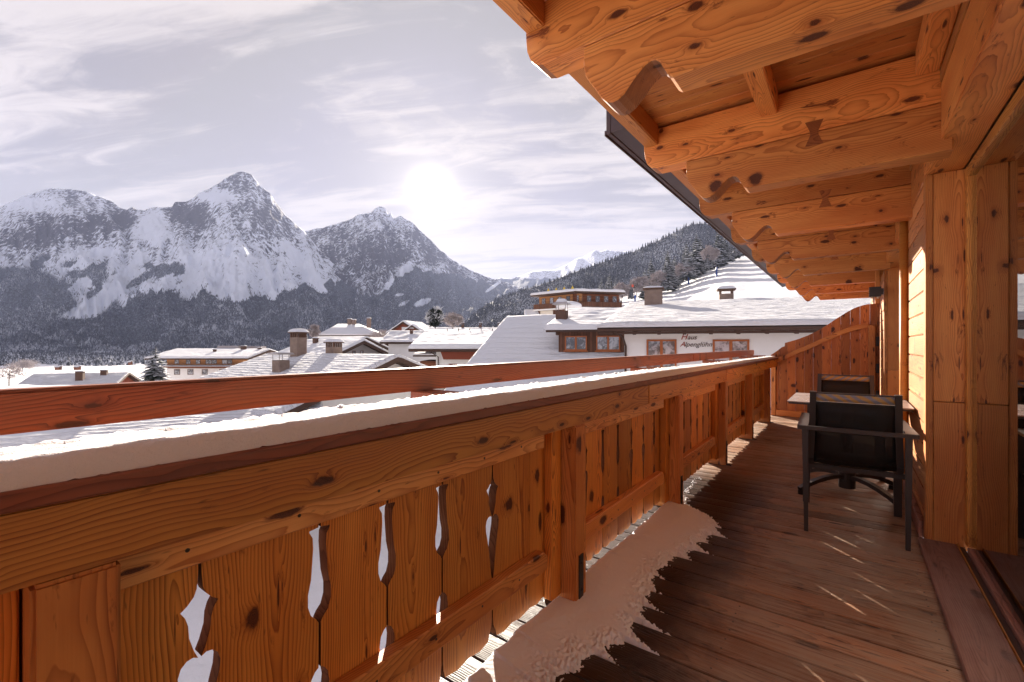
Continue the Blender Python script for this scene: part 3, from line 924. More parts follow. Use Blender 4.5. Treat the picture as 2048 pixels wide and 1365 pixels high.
def make_chair(loc, rz, label):
    c = empty('chair', loc, rz, label=label, cat='chair', group='chairs at the balcony table')
    # local +Y is the way the sitter faces
    for sx in (-1, 1):
        bm = bmesh.new(); bar(bm, (sx * .255, .27, .648), (sx * .262, .31, 0.0), .050, .026, .042, .024, up=(0, 1, 0))
        link('leg', finish(bm, 'leg', .003), DARKMETAL, c)
        bm = bmesh.new(); bar(bm, (sx * .250, -.30, .648), (sx * .243, -.325, 0.0), .034, .024, .022, .020, up=(0, 1, 0))
        link('leg', finish(bm, 'leg', .003), DARKMETAL, c)
        bm = bmesh.new(); bar(bm, (sx * .262, -.335, .657), (sx * .262, .30, .657), .056, .016)
        link('armrest', finish(bm, 'arm', .004), DARKMETAL, c)
        bm = bmesh.new()
        pts = [(sx * .222, .26, .405), (sx * .222, .0, .395), (sx * .222, -.16, .40), (sx * .222, -.20, .44), (sx * .215, -.225, .60), (sx * .208, -.262, .875)]
        for p, q in zip(pts[:-1], pts[1:]):
            bar(bm, p, q, .034, .026, up=(0, 1, .3))
        link('side_frame', finish(bm, 'side'), DARKMETAL, c)
    bm = bmesh.new(); bar(bm, (-.290, -.337, .652), (.290, -.337, .652), .020, .024)
    link('rear_bar', finish(bm, 'bar', .003), DARKMETAL, c)
    bm = bmesh.new(); bar(bm, (-.215, -.264, .866), (.215, -.264, .866), .012, .010)
    link('top_bar', finish(bm, 'bar', .003), DARKMETAL, c)
    bm = bmesh.new(); bar(bm, (-.26, .255, .385), (.26, .255, .385), .030, .030)
    link('cross_bar', finish(bm, 'bar', .003), DARKMETAL, c)
    bm = bmesh.new(); bar(bm, (-.25, -.13, .375), (.25, -.13, .375), .030, .030)
    link('cross_bar', finish(bm, 'bar', .003), DARKMETAL, c)
    # sling: seat and back with a little sag
    def sling(path, nx=7):
        V = []
        for i, (py, pz, sag, nyv, nzv) in enumerate(path):
            for j in range(nx):
                u_ = j / (nx - 1) * 2 - 1
                s_ = sag * (1 - u_ * u_)
                V.append((u_ * .205, py + nyv * s_, pz + nzv * s_))
        top = np.array(V); n1 = len(path)
        me = grid_me(top, n1, nx, True, 'sling')
        bm2 = bmesh.new(); bm2.from_mesh(me)
        bmesh.ops.solidify(bm2, geom=bm2.faces[:], thickness=0.003)
        bmesh.ops.recalc_face_normals(bm2, faces=bm2.faces[:])
        bm2.to_mesh(me); bm2.free()
        return me
    link('seat', sling([(.255, .412, .004, 0, -1), (.15, .408, .018, 0, -1), (.0, .404, .024, 0, -1), (-.15, .406, .012, 0, -1)]), SLING, c)
    link('backrest', sling([(-.205, .415, .01, -1, 0), (-.215, .50, .016, -1, 0), (-.228, .62, .018, -1, 0), (-.244, .74, .014, -1, 0), (-.257, .813, .006, -1, 0)]), SLING, c)
    link('shine_through_strip', sling([(-.2585, .815, .006, -1, 0), (-.263, .860, .004, -1, 0)]), TABLE_SHINE, c, None)  # added strip carrying the painted shine of the table behind
    return c
make_chair((0.010, 3.735, 0), 0.035, 'nearest black mesh armchair, its back towards us, in front of the pale table')
make_chair((-0.040, 5.33, 0), math.pi, 'black mesh armchair beyond the table, only its backrest showing above the tabletop')
# =============================================================== TERRAIN
def interp(pts, x):
    return np.interp(x, [p[0] for p in pts], [p[1] for p in pts])

def terrain_mat(name, rockc=(0.095, 0.085, 0.095), forestc=(0.040, 0.046, 0.058), sc=0.02, treesnow=0.35):
    m_, t = new_mat(name)
    at = t.n('ShaderNodeVertexColor', layer_name='cover').outputs[0]
    r, f, b_ = t.xyz(at)
    p = t.n('ShaderNodeNewGeometry').outputs['Position']
    n1 = t.noise(p, sc, 9, 0.72)
    n2 = t.noise(p, sc * 5, 7, 0.7)
    n3 = t.noise(t.vec(*[t.m('MULTIPLY', q, s_) for q, s_ in zip(t.xyz(p), (1, 1, 0.35))]), sc * 2.2, 8, 0.68)
    nn = t.m('ADD', t.m('MULTIPLY', n1, 0.40), t.m('MULTIPLY', n3, 0.60))
    rk = t.sm(t.m('ADD', nn, t.m('MULTIPLY', t.m('SUBTRACT', r, 0.5), 0.55)), 0.465, 0.565)
    rcol = t.mix(t.sm(n2, 0.3, 0.7), rockc, tuple(c * 0.62 for c in rockc))
    col = t.mix(rk, (0.82, 0.86, 0.95), rcol)
    fk = t.sm(t.m('ADD', t.m('ADD', t.m('MULTIPLY', n1, 0.35), t.m('MULTIPLY', n2, 0.30)), t.m('MULTIPLY', t.m('SUBTRACT', f, 0.5), 0.9)), 0.24, 0.42)
    fcol = t.mix(t.m('MULTIPLY', t.sm(n2, 0.42, 0.72), treesnow), forestc, (0.6, 0.62, 0.68))
    col = t.mix(fk, col, fcol)
    bp = t.n('ShaderNodeBump', {'Strength': 1.0, 'Distance': 20.0 * 0.02 / sc, 'Height': n1})
    b = t.n('ShaderNodeBsdfPrincipled', {'Base Color': col, 'Roughness': 0.9, 'Specular IOR Level': 0.1, 'Normal': bp})
    out(t, b)
    return m_
TERR = terrain_mat('mountain_ground')

class Mount:
    def __init__(self, sky, D0, Dr, zb, px0, px1, nu, nt, ex, amp, cover, seed, jag=3.0, back=0.35, wave=9.0):
        px = np.linspace(px0, px1, nu)
        y = interp(sky, px)
        y = y + jag * fbm(px / 26.0, px * 0 + seed, 5, seed, 0.6)
        s = (px - 1024) / F
        tt = np.concatenate([np.linspace(0, 1, nt), 1 + np.linspace(0, back, nt // 6)[1:]])
        S, T = np.meshgrid(s, tt, indexing='ij')
        PX, _ = np.meshgrid(px, tt, indexing='ij')
        Drr = Dr * (1 + 0.10 * fbm(s * 2.2, s * 0 + seed, 3, seed + 3))
        DR = Drr[:, None]
        D = D0 + (DR - D0) * T
        Zr = (690 - y) / F * Drr
        Tc = np.clip(T, 0, 1)
        if callable(ex):
            fT = ex(Tc, PX)
        else:
            fT = Tc ** ex
        Z = zb + (Zr[:, None] - zb) * fT
        wgt = Tc * (1 - Tc) * 4
        wgt = np.maximum(wgt, 0.30 * sst(0.5, 0.9, Tc) * sst(1.0, 0.985, Tc))
        rib = ridged(S * wave + 0.5 * fbm(S * 3, T * 2, 3, seed), T * 2.2, 6, seed + 7)
        rib2 = fbm(S * wave * 1.5, T * 5, 5, seed + 9)
        Z = Z + wgt * amp * ((rib - 0.55) * 1.5 + rib2 * 0.6)
        Z = np.where(T > 1, Z - (T - 1) * 0.9 * (DR - D0), Z)
        self.px, self.tt, self.nt = px, tt, nt
        R = S * D
        X = CD.x * D + CR.x * R; Y = CD.y * D + CR.y * R
        self.P = np.stack([X, Y, Z + EYE], -1)
        PY = 690 - Z / D * F
        self.PX, self.PY, self.T = PX, PY, T
        self.cov = cover(PX, PY, T, S, rib, seed)
        self.me = grid_me(self.P.reshape(-1, 3), nu, len(tt), True, 'terrain')
        c = np.zeros((nu * len(tt), 3)); c[:, 0] = self.cov[0].ravel(); c[:, 1] = self.cov[1].ravel()
        color_attr(self.me, 'cover', c)

    def sample(self, n, rs, tmax=1.0, thr=0.5, near=1.0):
        nu = len(self.px)
        i = rs.uniform(0, nu - 1.001, n); j = (rs.uniform(0, 1, n) ** near) * (self.nt - 1.001) * tmax
        i0 = i.astype(int); j0 = j.astype(int)
        fi = (i - i0)[:, None]; fj = (j - j0)[:, None]
        P = self.P
        p = (P[i0, j0] * (1 - fi) + P[i0 + 1, j0] * fi) * (1 - fj) + (P[i0, j0 + 1] * (1 - fi) + P[i0 + 1, j0 + 1] * fi) * fj
        keep = self.cov[1][i0, j0] > thr * rs.uniform(0.5, 1.5, n)
        return p[keep]

# --- treeline / chutes on the left massif
TL = [(-900, 500), (-200, 520), (0, 540), (40, 575), (70, 600), (110, 560), (150, 600), (165, 632), (215, 636), (240, 612), (270, 590), (330, 583), (352, 590), (390, 590), (430, 583), (465, 603), (500, 592),
      (555, 586), (600, 575), (640, 566), (680, 560), (730, 560), (1200, 600)]
def cover_left(PX, PY, T, S, rib, seed):
    tl = interp(TL, PX)
    nz = fbm(PX / 30.0, PY / 18.0, 4, 31)
    edge = 16 * fbm(PX / 11.0, PY / 60.0, 3, 33)
    forest = sst(-9, 9, PY - tl + edge + 10 * nz)
    # wooded tongues above the treeline at the left, open chute running down through them
    tong = sst(0.10, 0.45, fbm(PX / 46.0 + PY / 60.0, PY / 40.0, 4, 41) + 0.25 * sst(470, 560, PY) - 0.55 * sst(330, 420, PX))
    forest = np.maximum(forest, tong * sst(480, 530, PY) * 0.85)
    left_low = sst(170, 40, PX - (PY - 540) * 0.9) * sst(505, 560, PY)
    forest = np.maximum(forest, left_low)
    cx_ = np.interp(PY, [505, 540, 570, 600, 636], [288, 262, 238, 205, 150])
    wd = np.interp(PY, [505, 560, 600, 636], [9, 11, 22, 34])
    ch = np.exp(-((PX - cx_) / wd) ** 2) * sst(490, 520, PY) * sst(645, 625, PY)
    for c0, c1, w_ in ((385, 372, 7), (415, 445, 6), (452, 487, 5), (530, 545, 5)):
        cc = np.interp(PY, [520, 600], [c0, c1]); ch = np.maximum(ch, np.exp(-((PX - cc) / (w_ + (PY - 520) * .06)) ** 2) * sst(505, 530, PY) * sst(608, 590, PY))
    # band right of the peak runs down to the valley between both massifs
    cc = np.interp(PY, [470, 590], [560, 650]); ch2 = np.exp(-((PX - cc) / 10) ** 2) * sst(475, 500, PY) * sst(592, 580, PY)
    ch = np.maximum(ch, ch2)
    forest = forest * (1 - np.clip(ch * 1.6, 0, 1))
    rock = 0.50 + 0.20 * (0.6 - rib) + 0.16 * fbm(PX / 12.0, PY / 30.0, 4, 51)
    cliff = np.exp(-((PX - 375) / 40) ** 2 - ((PY - 432) / 26) ** 2) + 0.7 * np.exp(-((PX - 180) / 90) ** 2 - ((PY - 450) / 22) ** 2) + 0.55 * np.exp(-((PX - 540) / 50) ** 2 - ((PY - 430) / 45) ** 2) \
        + 0.8 * np.exp(-((PX - 255) / 16) ** 2 - ((PY - 435) / 18) ** 2) + 0.5 * np.exp(-((PX - 60) / 60) ** 2 - ((PY - 480) / 20) ** 2)
    bowl = np.exp(-((PX - 305) / 26) ** 2 - ((PY - 455) / 26) ** 2) + 0.7 * np.exp(-((PX - 440) / 40) ** 2 - ((PY - 392) / 10) ** 2) + 0.6 * np.exp(-((PX - 60) / 55) ** 2 - ((PY - 410) / 14) ** 2) \
        + 0.55 * np.exp(-((PX - 195) / 40) ** 2 - ((PY - 505) / 9) ** 2)
    strip = 0.12 * fbm((PX - (PY - 500) * 0.25 * np.sign(PX - 390)) / 7.0, PY / 90.0, 3, 61) * sst(480, 540, PY)
    rock = rock + 0.26 * cliff - 0.45 * bowl - 0.45 * ch + strip - 0.13 * sst(460, 530, PY)
    low = 0.13 * fbm(PX / 22.0, PY / 9.0, 4, 71)
    forest = forest * (0.90 + low - 0.28 * sst(0.22, 0.4, fbm(PX / 40.0, PY / 16.0, 4, 77)) * sst(600, 660, PY))
    return np.clip(rock, 0, 1), np.clip(forest, 0, 1)

SK1 = [(-1400, 470), (-700, 440), (-300, 430), (-100, 428), (0, 415), (30, 402), (60, 389), (90, 380), (112, 377), (140, 380), (165, 381), (200, 393), (225, 405), (243, 417), (255, 420), (264, 414), (275, 419),
       (290, 421), (310, 415), (345, 414), (349, 405), (372, 404), (380, 402), (400, 385), (420, 377), (445, 362), (465, 350), (480, 343), (490, 343), (503, 351), (515, 366), (540, 386), (552, 406), (570, 430), (590, 448),
       (608, 462), (625, 482), (650, 512), (690, 548), (740, 585), (800, 622), (860, 655), (930, 690), (1000, 705)]
m1 = Mount(SK1, 1150, 3800, -30, -1400, 980, 900, 240, lambda T, PX: 0.62 * T ** 2.0 + 0.38 * T ** 1.25, 125, cover_left, 3, jag=4.5)
o = link('mountain', m1.me, TERR); tag(o, kind='structure', label='snowy pointed limestone peak and its wooded foot across the valley at left')

def cover_mid(PX, PY, T, S, rib, seed):
    tl = interp([(500, 500), (640, 545), (700, 575), (740, 592), (760, 590), (790, 560), (830, 535), (870, 548), (900, 545), (960, 560), (1010, 575), (1100, 590), (1400, 600)], PX)
    forest = sst(-8, 8, PY - tl + 14 * fbm(PX / 14.0, PY / 50.0, 4, 35) + 8 * fbm(PX / 30, PY / 20, 3, 36))
    rock = 0.58 + 0.24 * (0.6 - rib) + 0.16 * fbm(PX / 10.0, PY / 26.0, 4, 53)
    bowl = np.exp(-((PX - 815) / 22) ** 2 - ((PY - 545) / 16) ** 2) + 0.9 * np.exp(-((PX - 790 - (PY - 560) * -0.8) / 8) ** 2 - ((PY - 570) / 28) ** 2)
    rock = rock - 0.5 * bowl - 0.1 * sst(470, 430, PY) + 0.12 * np.exp(-((PX - 740) / 40) ** 2 - ((PY - 520) / 30) ** 2)
    for (a, b, c_, d_) in ((845, 605, 12, 8), (808, 607, 6, 6), (798, 590, 8, 3), (985, 575, 5, 10)):
        g_ = np.exp(-((PX - a + (PY - b) * 1.3) / c_) ** 2 - ((PY - b) / d_) ** 2)
        forest = forest * (1 - np.clip(1.5 * g_, 0, 1)); rock = rock - 0.4 * g_
    forest = forest * (0.93 + 0.1 * fbm(PX / 20.0, PY / 10.0, 3, 73))
    return np.clip(rock, 0, 1), np.clip(forest, 0, 1)
SK2 = [(350, 560), (500, 500), (580, 472), (610, 463), (625, 459), (640, 457), (665, 451), (690, 443), (705, 438), (713, 430), (728, 428), (745, 425), (750, 417), (762, 414), (771, 418), (776, 430), (781, 425), (788, 438), (800, 431),
       (812, 440), (822, 444), (835, 456), (850, 470), (862, 482), (880, 500), (900, 516), (920, 530), (945, 543), (980, 556), (1000, 561), (1030, 572), (1080, 590), (1160, 620), (1300, 670)]
m2 = Mount(SK2, 1500, 5200, -30, 350, 1300, 560, 220, lambda T, PX: 0.65 * T ** 2.0 + 0.35 * T ** 1.2, 150, cover_mid, 13, jag=4.6, wave=12.0)
o = link('mountain', m2.me, TERR); tag(o, kind='structure', label='jagged rocky massif behind the pointed peak, below the sun')

def cover_far(PX, PY, T, S, rib, seed):
    rock = 0.45 + 0.2 * (0.6 - rib) + 0.12 * fbm(PX / 9.0, PY / 20.0, 4, 55)
    forest = sst(-6, 8, PY - 556 + 8 * fbm(PX / 15, PY / 20, 4, 37)) * 0.9
    return np.clip(rock, 0, 1), np.clip(forest, 0, 1)
SK3 = [(850, 600), (940, 575), (990, 560), (1005, 556), (1022, 558), (1045, 551), (1065, 543), (1085, 541), (1105, 541), (1120, 536), (1140, 527), (1152, 519), (1166, 515), (1178, 508), (1190, 501), (1200, 504), (1212, 500), (1230, 503), (1270, 505),
       (1400, 520), (1600, 500)]
m3 = Mount(SK3, 3500, 8200, 60, 850, 1600, 320, 90, 1.5, 90, cover_far, 23, jag=2.5, wave=16.0)
o = link('mountain', m3.me, TERR); tag(o, kind='structure', label='farthest pale snowy ridge above the pass right of centre')

# forested hill at the right, and its open ski slope
SK4 = [(820, 690), (900, 660), (935, 640), (980, 606), (1050, 580), (1110, 560), (1160, 541), (1230, 516), (1265, 505), (1300, 489), (1340, 470), (1362, 458), (1382, 450), (1400, 447), (1425, 450), (1450, 462), (1480, 475), (1600, 480), (2200, 430), (3200, 420)]
def cover_hill(PX, PY, T, S, rib, seed):
    f_ = 0.95 + 0 * PX
    return 0.2 + 0 * PX, f_ - 0.4 * sst(0.25, 0.45, fbm(PX / 40, T * 6, 4, 39))
m4 = Mount(SK4, 560, 1350, -18, 820, 3200, 420, 120, 1.25, 10, cover_hill, 29, jag=1.5, wave=5.0)
HILLG = terrain_mat('hill_ground', sc=0.15, treesnow=0.5)
o = link('hill', m4.me, HILLG); tag(o, kind='structure', label='dark forested hill rising to the right behind the village')

SK5 = [(800, 760), (930, 712), (1040, 668), (1160, 622), (1205, 606), (1240, 595), (1275, 583), (1310, 572), (1355, 557), (1385, 539), (1420, 520), (1455, 505), (1480, 499), (1500, 494), (1600, 462), (1900, 400), (3000, 380)]
m_, t = new_mat('piste_snow')
oc = t.n('ShaderNodeNewGeometry').outputs['Position']
n1 = t.noise(oc, 0.12, 6, 0.6, 1.5); n2 = t.noise(oc, 1.2, 5, 0.6)
rotv = t.n('ShaderNodeMapping', {'Vector': oc, 'Rotation': (0, 0, 0.9), 'Scale': (0.05, 0.55, 0.3)})
n3 = t.noise(rotv.outputs[0], 1.0, 5, 0.6, 0.6)
bp = t.n('ShaderNodeBump', {'Strength': 1.0, 'Distance': 2.2, 'Height': t.m('ADD', t.m('ADD', t.m('MULTIPLY', n1, 0.16), t.m('MULTIPLY', n2, 0.08)), t.m('MULTIPLY', n3, 0.09))})
out(t, t.n('ShaderNodeBsdfPrincipled', {'Base Color': t.mix(t.sm(t.noise(oc, 0.35, 4, 0.7), 0.70, 0.76), (0.68, 0.68, 0.71), (0.40, 0.34, 0.30)), 'Roughness': 0.7, 'Specular IOR Level': 0.2, 'Normal': bp}))
PISTE = m_
def cover_none(PX, PY, T, S, rib, seed):
    return 0 * PX, 0 * PX
m5 = Mount(SK5, 70, 420, -9, 800, 3000, 340, 120, 1.15, 0.35, cover_none, 37, jag=0.6, wave=4.0)
o = link('ski_slope', m5.me, PISTE); tag(o, kind='structure', label='sunlit open ski slope above the roofs at right')

# valley floor and village ground
def ground_z(R, D):
    """terrain height under the village, relative to the eye"""
    dd = np.hypot(R, D)
    left = sst(0.55, -0.25, R / np.maximum(np.abs(D), 1.0))
    z_ = -8.5 - 19.5 * sst(30, 190, dd) * (0.35 + 0.65 * left) 
    return z_ - 1.0 * sst(250, 900, dd)
rr = np.concatenate([np.linspace(0.5, 60, 40), np.geomspace(62, 14000, 110)])
aa = np.linspace(0, 2 * np.pi, 181)
RR, AA = np.meshgrid(rr, aa, indexing='ij')
Rg = RR * np.sin(AA); Dg = RR * np.cos(AA)
Zg = ground_z(Rg, Dg) + 0.8 * fbm(Rg / 60, Dg / 60, 3, 5) * sst(20, 120, RR) + 0.15 * fbm(Rg / 4, Dg / 4, 3, 6)
Zg = np.where(Dg < 0, np.minimum(Zg, -8.5), Zg)
V = np.stack([CD.x * Dg + CR.x * Rg, CD.y * Dg + CR.y * Rg, Zg + EYE], -1)
GSNOW = snow_mat('ground_snow', fine=1.6, dist=0.25, big=0.12, strength=0.5)
o = link('ground', grid_me(V.reshape(-1, 3), len(rr), len(aa), True, 'ground'), GSNOW); tag(o, kind='structure', label='snow-covered valley floor and village ground')

# --- forest as masses of small conifers
def tree_mat(name, dark=(0.030, 0.034, 0.036), snow=0.45, sc=0.35, lo=0.45, hi=0.6):
    m_, t = new_mat(name)
    g_ = t.n('ShaderNodeNewGeometry')
    p = g_.outputs['Position']
    nz = t.xyz(g_.outputs['Normal'])[2]
    nn = t.noise(p, sc, 4, 0.7)
    lowf = t.sm(t.noise(p, 0.0045, 4, 0.6), 0.38, 0.66)
    f_ = t.m('MULTIPLY', t.sm(t.m('ADD', nn, t.m('MULTIPLY', t.m('SUBTRACT', lowf, 0.5), 0.10)), lo, hi), t.m('MULTIPLY', t.m('ADD', 0.45, lowf), snow))
    c = t.mix(f_, dark, (0.72, 0.74, 0.80))
    out(t, t.n('ShaderNodeBsdfPrincipled', {'Base Color': c, 'Roughness': 0.9, 'Specular IOR Level': 0.1}))
    return m_
FARFOR = tree_mat('far_forest', (0.030, 0.033, 0.045), 0.50, 0.10)
HILLFOR = tree_mat('hill_forest', (0.030, 0.032, 0.036), 0.5, 0.30, 0.48, 0.62)
def cones(P, hmin, hmax, wid, rs, sides=5, tiers=1):
    n = len(P)
    h = rs.uniform(hmin, hmax, n); w_ = h * rs.uniform(wid * .8, wid * 1.2, n); a0 = rs.uniform(0, 6.28, n)
    VV = []; FF = []; base = 0
    for k_ in range(tiers):
        zb_ = h * (0.0 + 0.42 * k_ / max(1, tiers - 1) if tiers > 1 else 0.0)
        zt = h * (0.70 if (tiers > 1 and k_ == 0) else 1.0)
        wk = w_ * (1.0 if k_ == 0 else 0.66)
        ring = np.stack([np.stack([P[:, 0] + wk * np.cos(a0 + 2 * np.pi * q / sides), P[:, 1] + wk * np.sin(a0 + 2 * np.pi * q / sides), P[:, 2] + zb_ - 0.5 + (0.05 * h * (q % 2))], -1) for q in range(sides)], 1)
        top = np.stack([P[:, 0], P[:, 1], P[:, 2] + zt], -1)[:, None, :]
        VV.append(np.concatenate([ring, top], 1).reshape(-1, 3))
        idx = base + np.arange(n)[:, None] * (sides + 1)
        for q in range(sides):
            FF.append(np.concatenate([idx + q, idx + (q + 1) % sides, idx + sides], 1))
        base += n * (sides + 1)
    return poly_me(np.concatenate(VV), np.concatenate(FF), False, 'forest')
rs = np.random.RandomState(11)
P = np.concatenate([m1.sample(110000, rs, 0.62, 0.5), m2.sample(36000, rs, 0.62, 0.5)])
# keep what can be seen
tag(link('mountain_forest', cones(P, 7, 14, 0.20, rs, 4), FARFOR), 'dark conifer forest covering the foot of the mountains', 'forest', kind='stuff')
P = m4.sample(42000, rs, 1.0, 0.5)
tag(link('hill_forest', cones(P, 8, 15, 0.17, rs, 5, 2), HILLFOR), 'dense snow-dusted conifer forest covering the hill at right', 'forest', kind='stuff')
# the wooded edge of the valley floor
Dv = rs.uniform(620, 1400, 9000); Sv = rs.uniform(-2.6, -0.2, 9000)
kk = Dv > 640 + 120 * fbm(Sv * 6, Sv * 0, 3, 3)
Dv, Sv = Dv[kk], Sv[kk]
Rv = Sv * Dv
P = np.stack([CD.x * Dv + CR.x * Rv, CD.y * Dv + CR.y * Rv, ground_z(Rv, Dv) + EYE], -1)
tag(link('valley_forest', cones(P, 8, 15, 0.22, rs, 5, 2), HILLFOR), 'snow-dusted trees along the far edge of the valley floor', 'forest', kind='stuff')
# =============================================================== VILLAGE
WALLWHITE = plain('white_render', (0.74, 0.73, 0.72), 0.85, 0.2, 0, 0.10, 1.5, 0.25, 8.0)
WALLCREAM = plain('cream_render', (0.62, 0.57, 0.50), 0.85, 0.2, 0, 0.10, 1.5)
WALLGREY = plain('grey_render', (0.33, 0.31, 0.31), 0.85, 0.2, 0, 0.10, 1.5)
def siding(name, c, vert=False, n=7.0):
    m_, t = new_mat(name)
    oc = t.n('ShaderNodeTexCoord').outputs['Object']
    x, y, z = t.xyz(oc)
    q = t.m('MULTIPLY', t.m('ADD', x, y) if vert else z, n)
    fr = t.m('FRACT', q)
    gap = t.m('LESS_THAN', fr, 0.10)
    tone = t.n('ShaderNodeTexWhiteNoise', {'W': t.m('FLOOR', q)}, noise_dimensions='1D').outputs[0]
    base = t.vm('SCALE', c, t.m('ADD', 0.75, t.m('MULTIPLY', tone, 0.5)))
    base = t.mix(t.m('MULTIPLY', gap, 0.7), base, tuple(v * .2 for v in c))
    base = t.mix(t.m('MULTIPLY', t.sm(t.noise(oc, 2.5, 4, 0.6), .5, .7), .35), base, tuple(v * .5 for v in c))
    out(t, t.n('ShaderNodeBsdfPrincipled', {'Base Color': base, 'Roughness': 0.75, 'Specular IOR Level': 0.2,
               'Normal': t.n('ShaderNodeBump', {'Strength': 0.6, 'Distance': 0.02, 'Height': t.m('SUBTRACT', 1.0, gap)})}))
    return m_
SIDB = siding('brown_siding', (0.17, 0.062, 0.032))
SIDV = siding('dark_vertical_siding', (0.12, 0.055, 0.034), True, 6.0)
SIDO = siding('orange_siding', (0.42, 0.20, 0.085))
SIDR = siding('red_brown_boards', (0.25, 0.065, 0.036))
BWOOD = plain('eaves_wood', (0.085, 0.05, 0.038), 0.7, 0.2, 0, 0.3, 3.0)
FRAMEW = plain('orange_window_frame', (0.36, 0.105, 0.03), 0.5, 0.3, 0, 0.15)
FRAMED = plain('dark_window_frame', (0.14, 0.07, 0.045), 0.5, 0.3, 0, 0.15)
FRAMEWH = plain('white_window_frame', (0.7, 0.68, 0.65), 0.5, 0.3, 0, 0.1)
CHIM = plain('chimney_render', (0.26, 0.19, 0.155), 0.9, 0.15, 0, 0.35, 3.0, 0.4, 12)
CHIMB = plain('chimney_brown', (0.13, 0.075, 0.055), 0.8, 0.2, 0, 0.3, 4.0)
SHEET = plain('galvanised_sheet', (0.30, 0.27, 0.27), 0.35, 0.5, 0.6, 0.2)
ROOFSNOW = snow_mat('roof_snow', col=(0.62, 0.62, 0.65), fine=9.0, dist=0.035, rows=2.6, strength=0.6)
ROOFSNOWS = snow_mat('smooth_roof_snow', col=(0.65, 0.65, 0.68), fine=5.0, dist=0.04, rows=1.6, strength=0.3, big=0.5)
PLAINSNOW = snow_mat('cap_snow', col=(0.64, 0.64, 0.67), fine=8.0, dist=0.03, strength=0.5)
def pane_mat():
    m_, t = new_mat('far_window_glass')
    oc = t.n('ShaderNodeNewGeometry').outputs['Position']
    n1 = t.noise(oc, 3.5, 5, 0.65, 0.5)
    rnd = t.n('ShaderNodeObjectInfo').outputs['Random']
    n1 = t.m('ADD', n1, t.m('MULTIPLY', t.m('SUBTRACT', rnd, 0.5), 0.25))
    c = t.mix(t.sm(n1, .40, .66), (0.09, 0.09, 0.10), (0.42, 0.42, 0.45))   # grey blotches painted in for reflections on the glass
    out(t, t.n('ShaderNodeBsdfPrincipled', {'Base Color': c, 'Roughness': 0.06, 'Specular IOR Level': 0.5, 'IOR': 1.45,
        'Normal': t.n('ShaderNodeBump', {'Strength': 0.15, 'Distance': 0.02, 'Height': t.noise(oc, 2.0, 2)})}))
    return m_
PANE = pane_mat()

def frame_world(A, dr, base):
    """matrix of a house: local x along its eave, local y away from the camera side, origin below A at ground"""
    n_ = math.hypot(*dr); dr = (dr[0] / n_, dr[1] / n_)
    o_ = c2w(A[0], A[1], 0.0)
    xd = CR * dr[0] + CD * dr[1]
    M = basis((o_.x, o_.y, EYE + base), xd, Vector((-xd.y, xd.x, 0)))
    return M, A[2] - base

def bx(name, par, x0, x1, y0, y1, z0, z1, mat, bevel=0.0):
    me = box_me(abs(x1 - x0), abs(y1 - y0), abs(z1 - z0), bevel)
    return link(name, me, mat, par, Matrix.Translation(((x0 + x1) / 2, (y0 + y1) / 2, (z0 + z1) / 2)))

def window(par, face, u, z0, w_, h_, fm=None, plane=0.0, panes=2, L=0, shutter=None, sill=True):
    """face F: on the plane y=plane looking to -y; S: on x=plane looking to -x; E: x=plane looking to +x"""
    fm = fm or FRAMEW
    fw = 0.07
    bm = bmesh.new()
    add_box(bm, 0, w_, -.04, .05, 0, fw); add_box(bm, 0, w_, -.04, .05, h_ - fw, h_)
    add_box(bm, 0, fw, -.04, .05, fw + .001, h_ - fw - .001); add_box(bm, w_ - fw, w_, -.04, .05, fw + .001, h_ - fw - .001)
    pw = w_ / panes
    for q in range(1, panes):
        add_box(bm, pw * q - fw * .75, pw * q + fw * .75, -.04, .05, fw + .001, h_ - fw - .001)
    me = finish(bm, 'frame')
    if face == 'F': M = Matrix.Translation((u, plane, z0))
    elif face == 'S': M = Matrix.Translation((plane, u, z0)) @ Matrix.Rotation(-math.pi / 2, 4, 'Z')
    else: M = Matrix.Translation((plane, u, z0)) @ Matrix.Rotation(math.pi / 2, 4, 'Z')
    fr = link('window', me, fm, par, M)
    for q in range(panes):
        bm = bmesh.new(); add_box(bm, pw * q + fw * .5, pw * (q + 1) - fw * .5, -.012, -.004, fw * .8, h_ - fw * .8)
        link('pane', finish(bm, 'pane'), PANE, fr)
    if sill:
        bm = bmesh.new(); add_box(bm, -.06, w_ + .06, -.12, -.041, -.06, -.001)
        link('sill', finish(bm, 'sill'), fm, fr)
    return fr

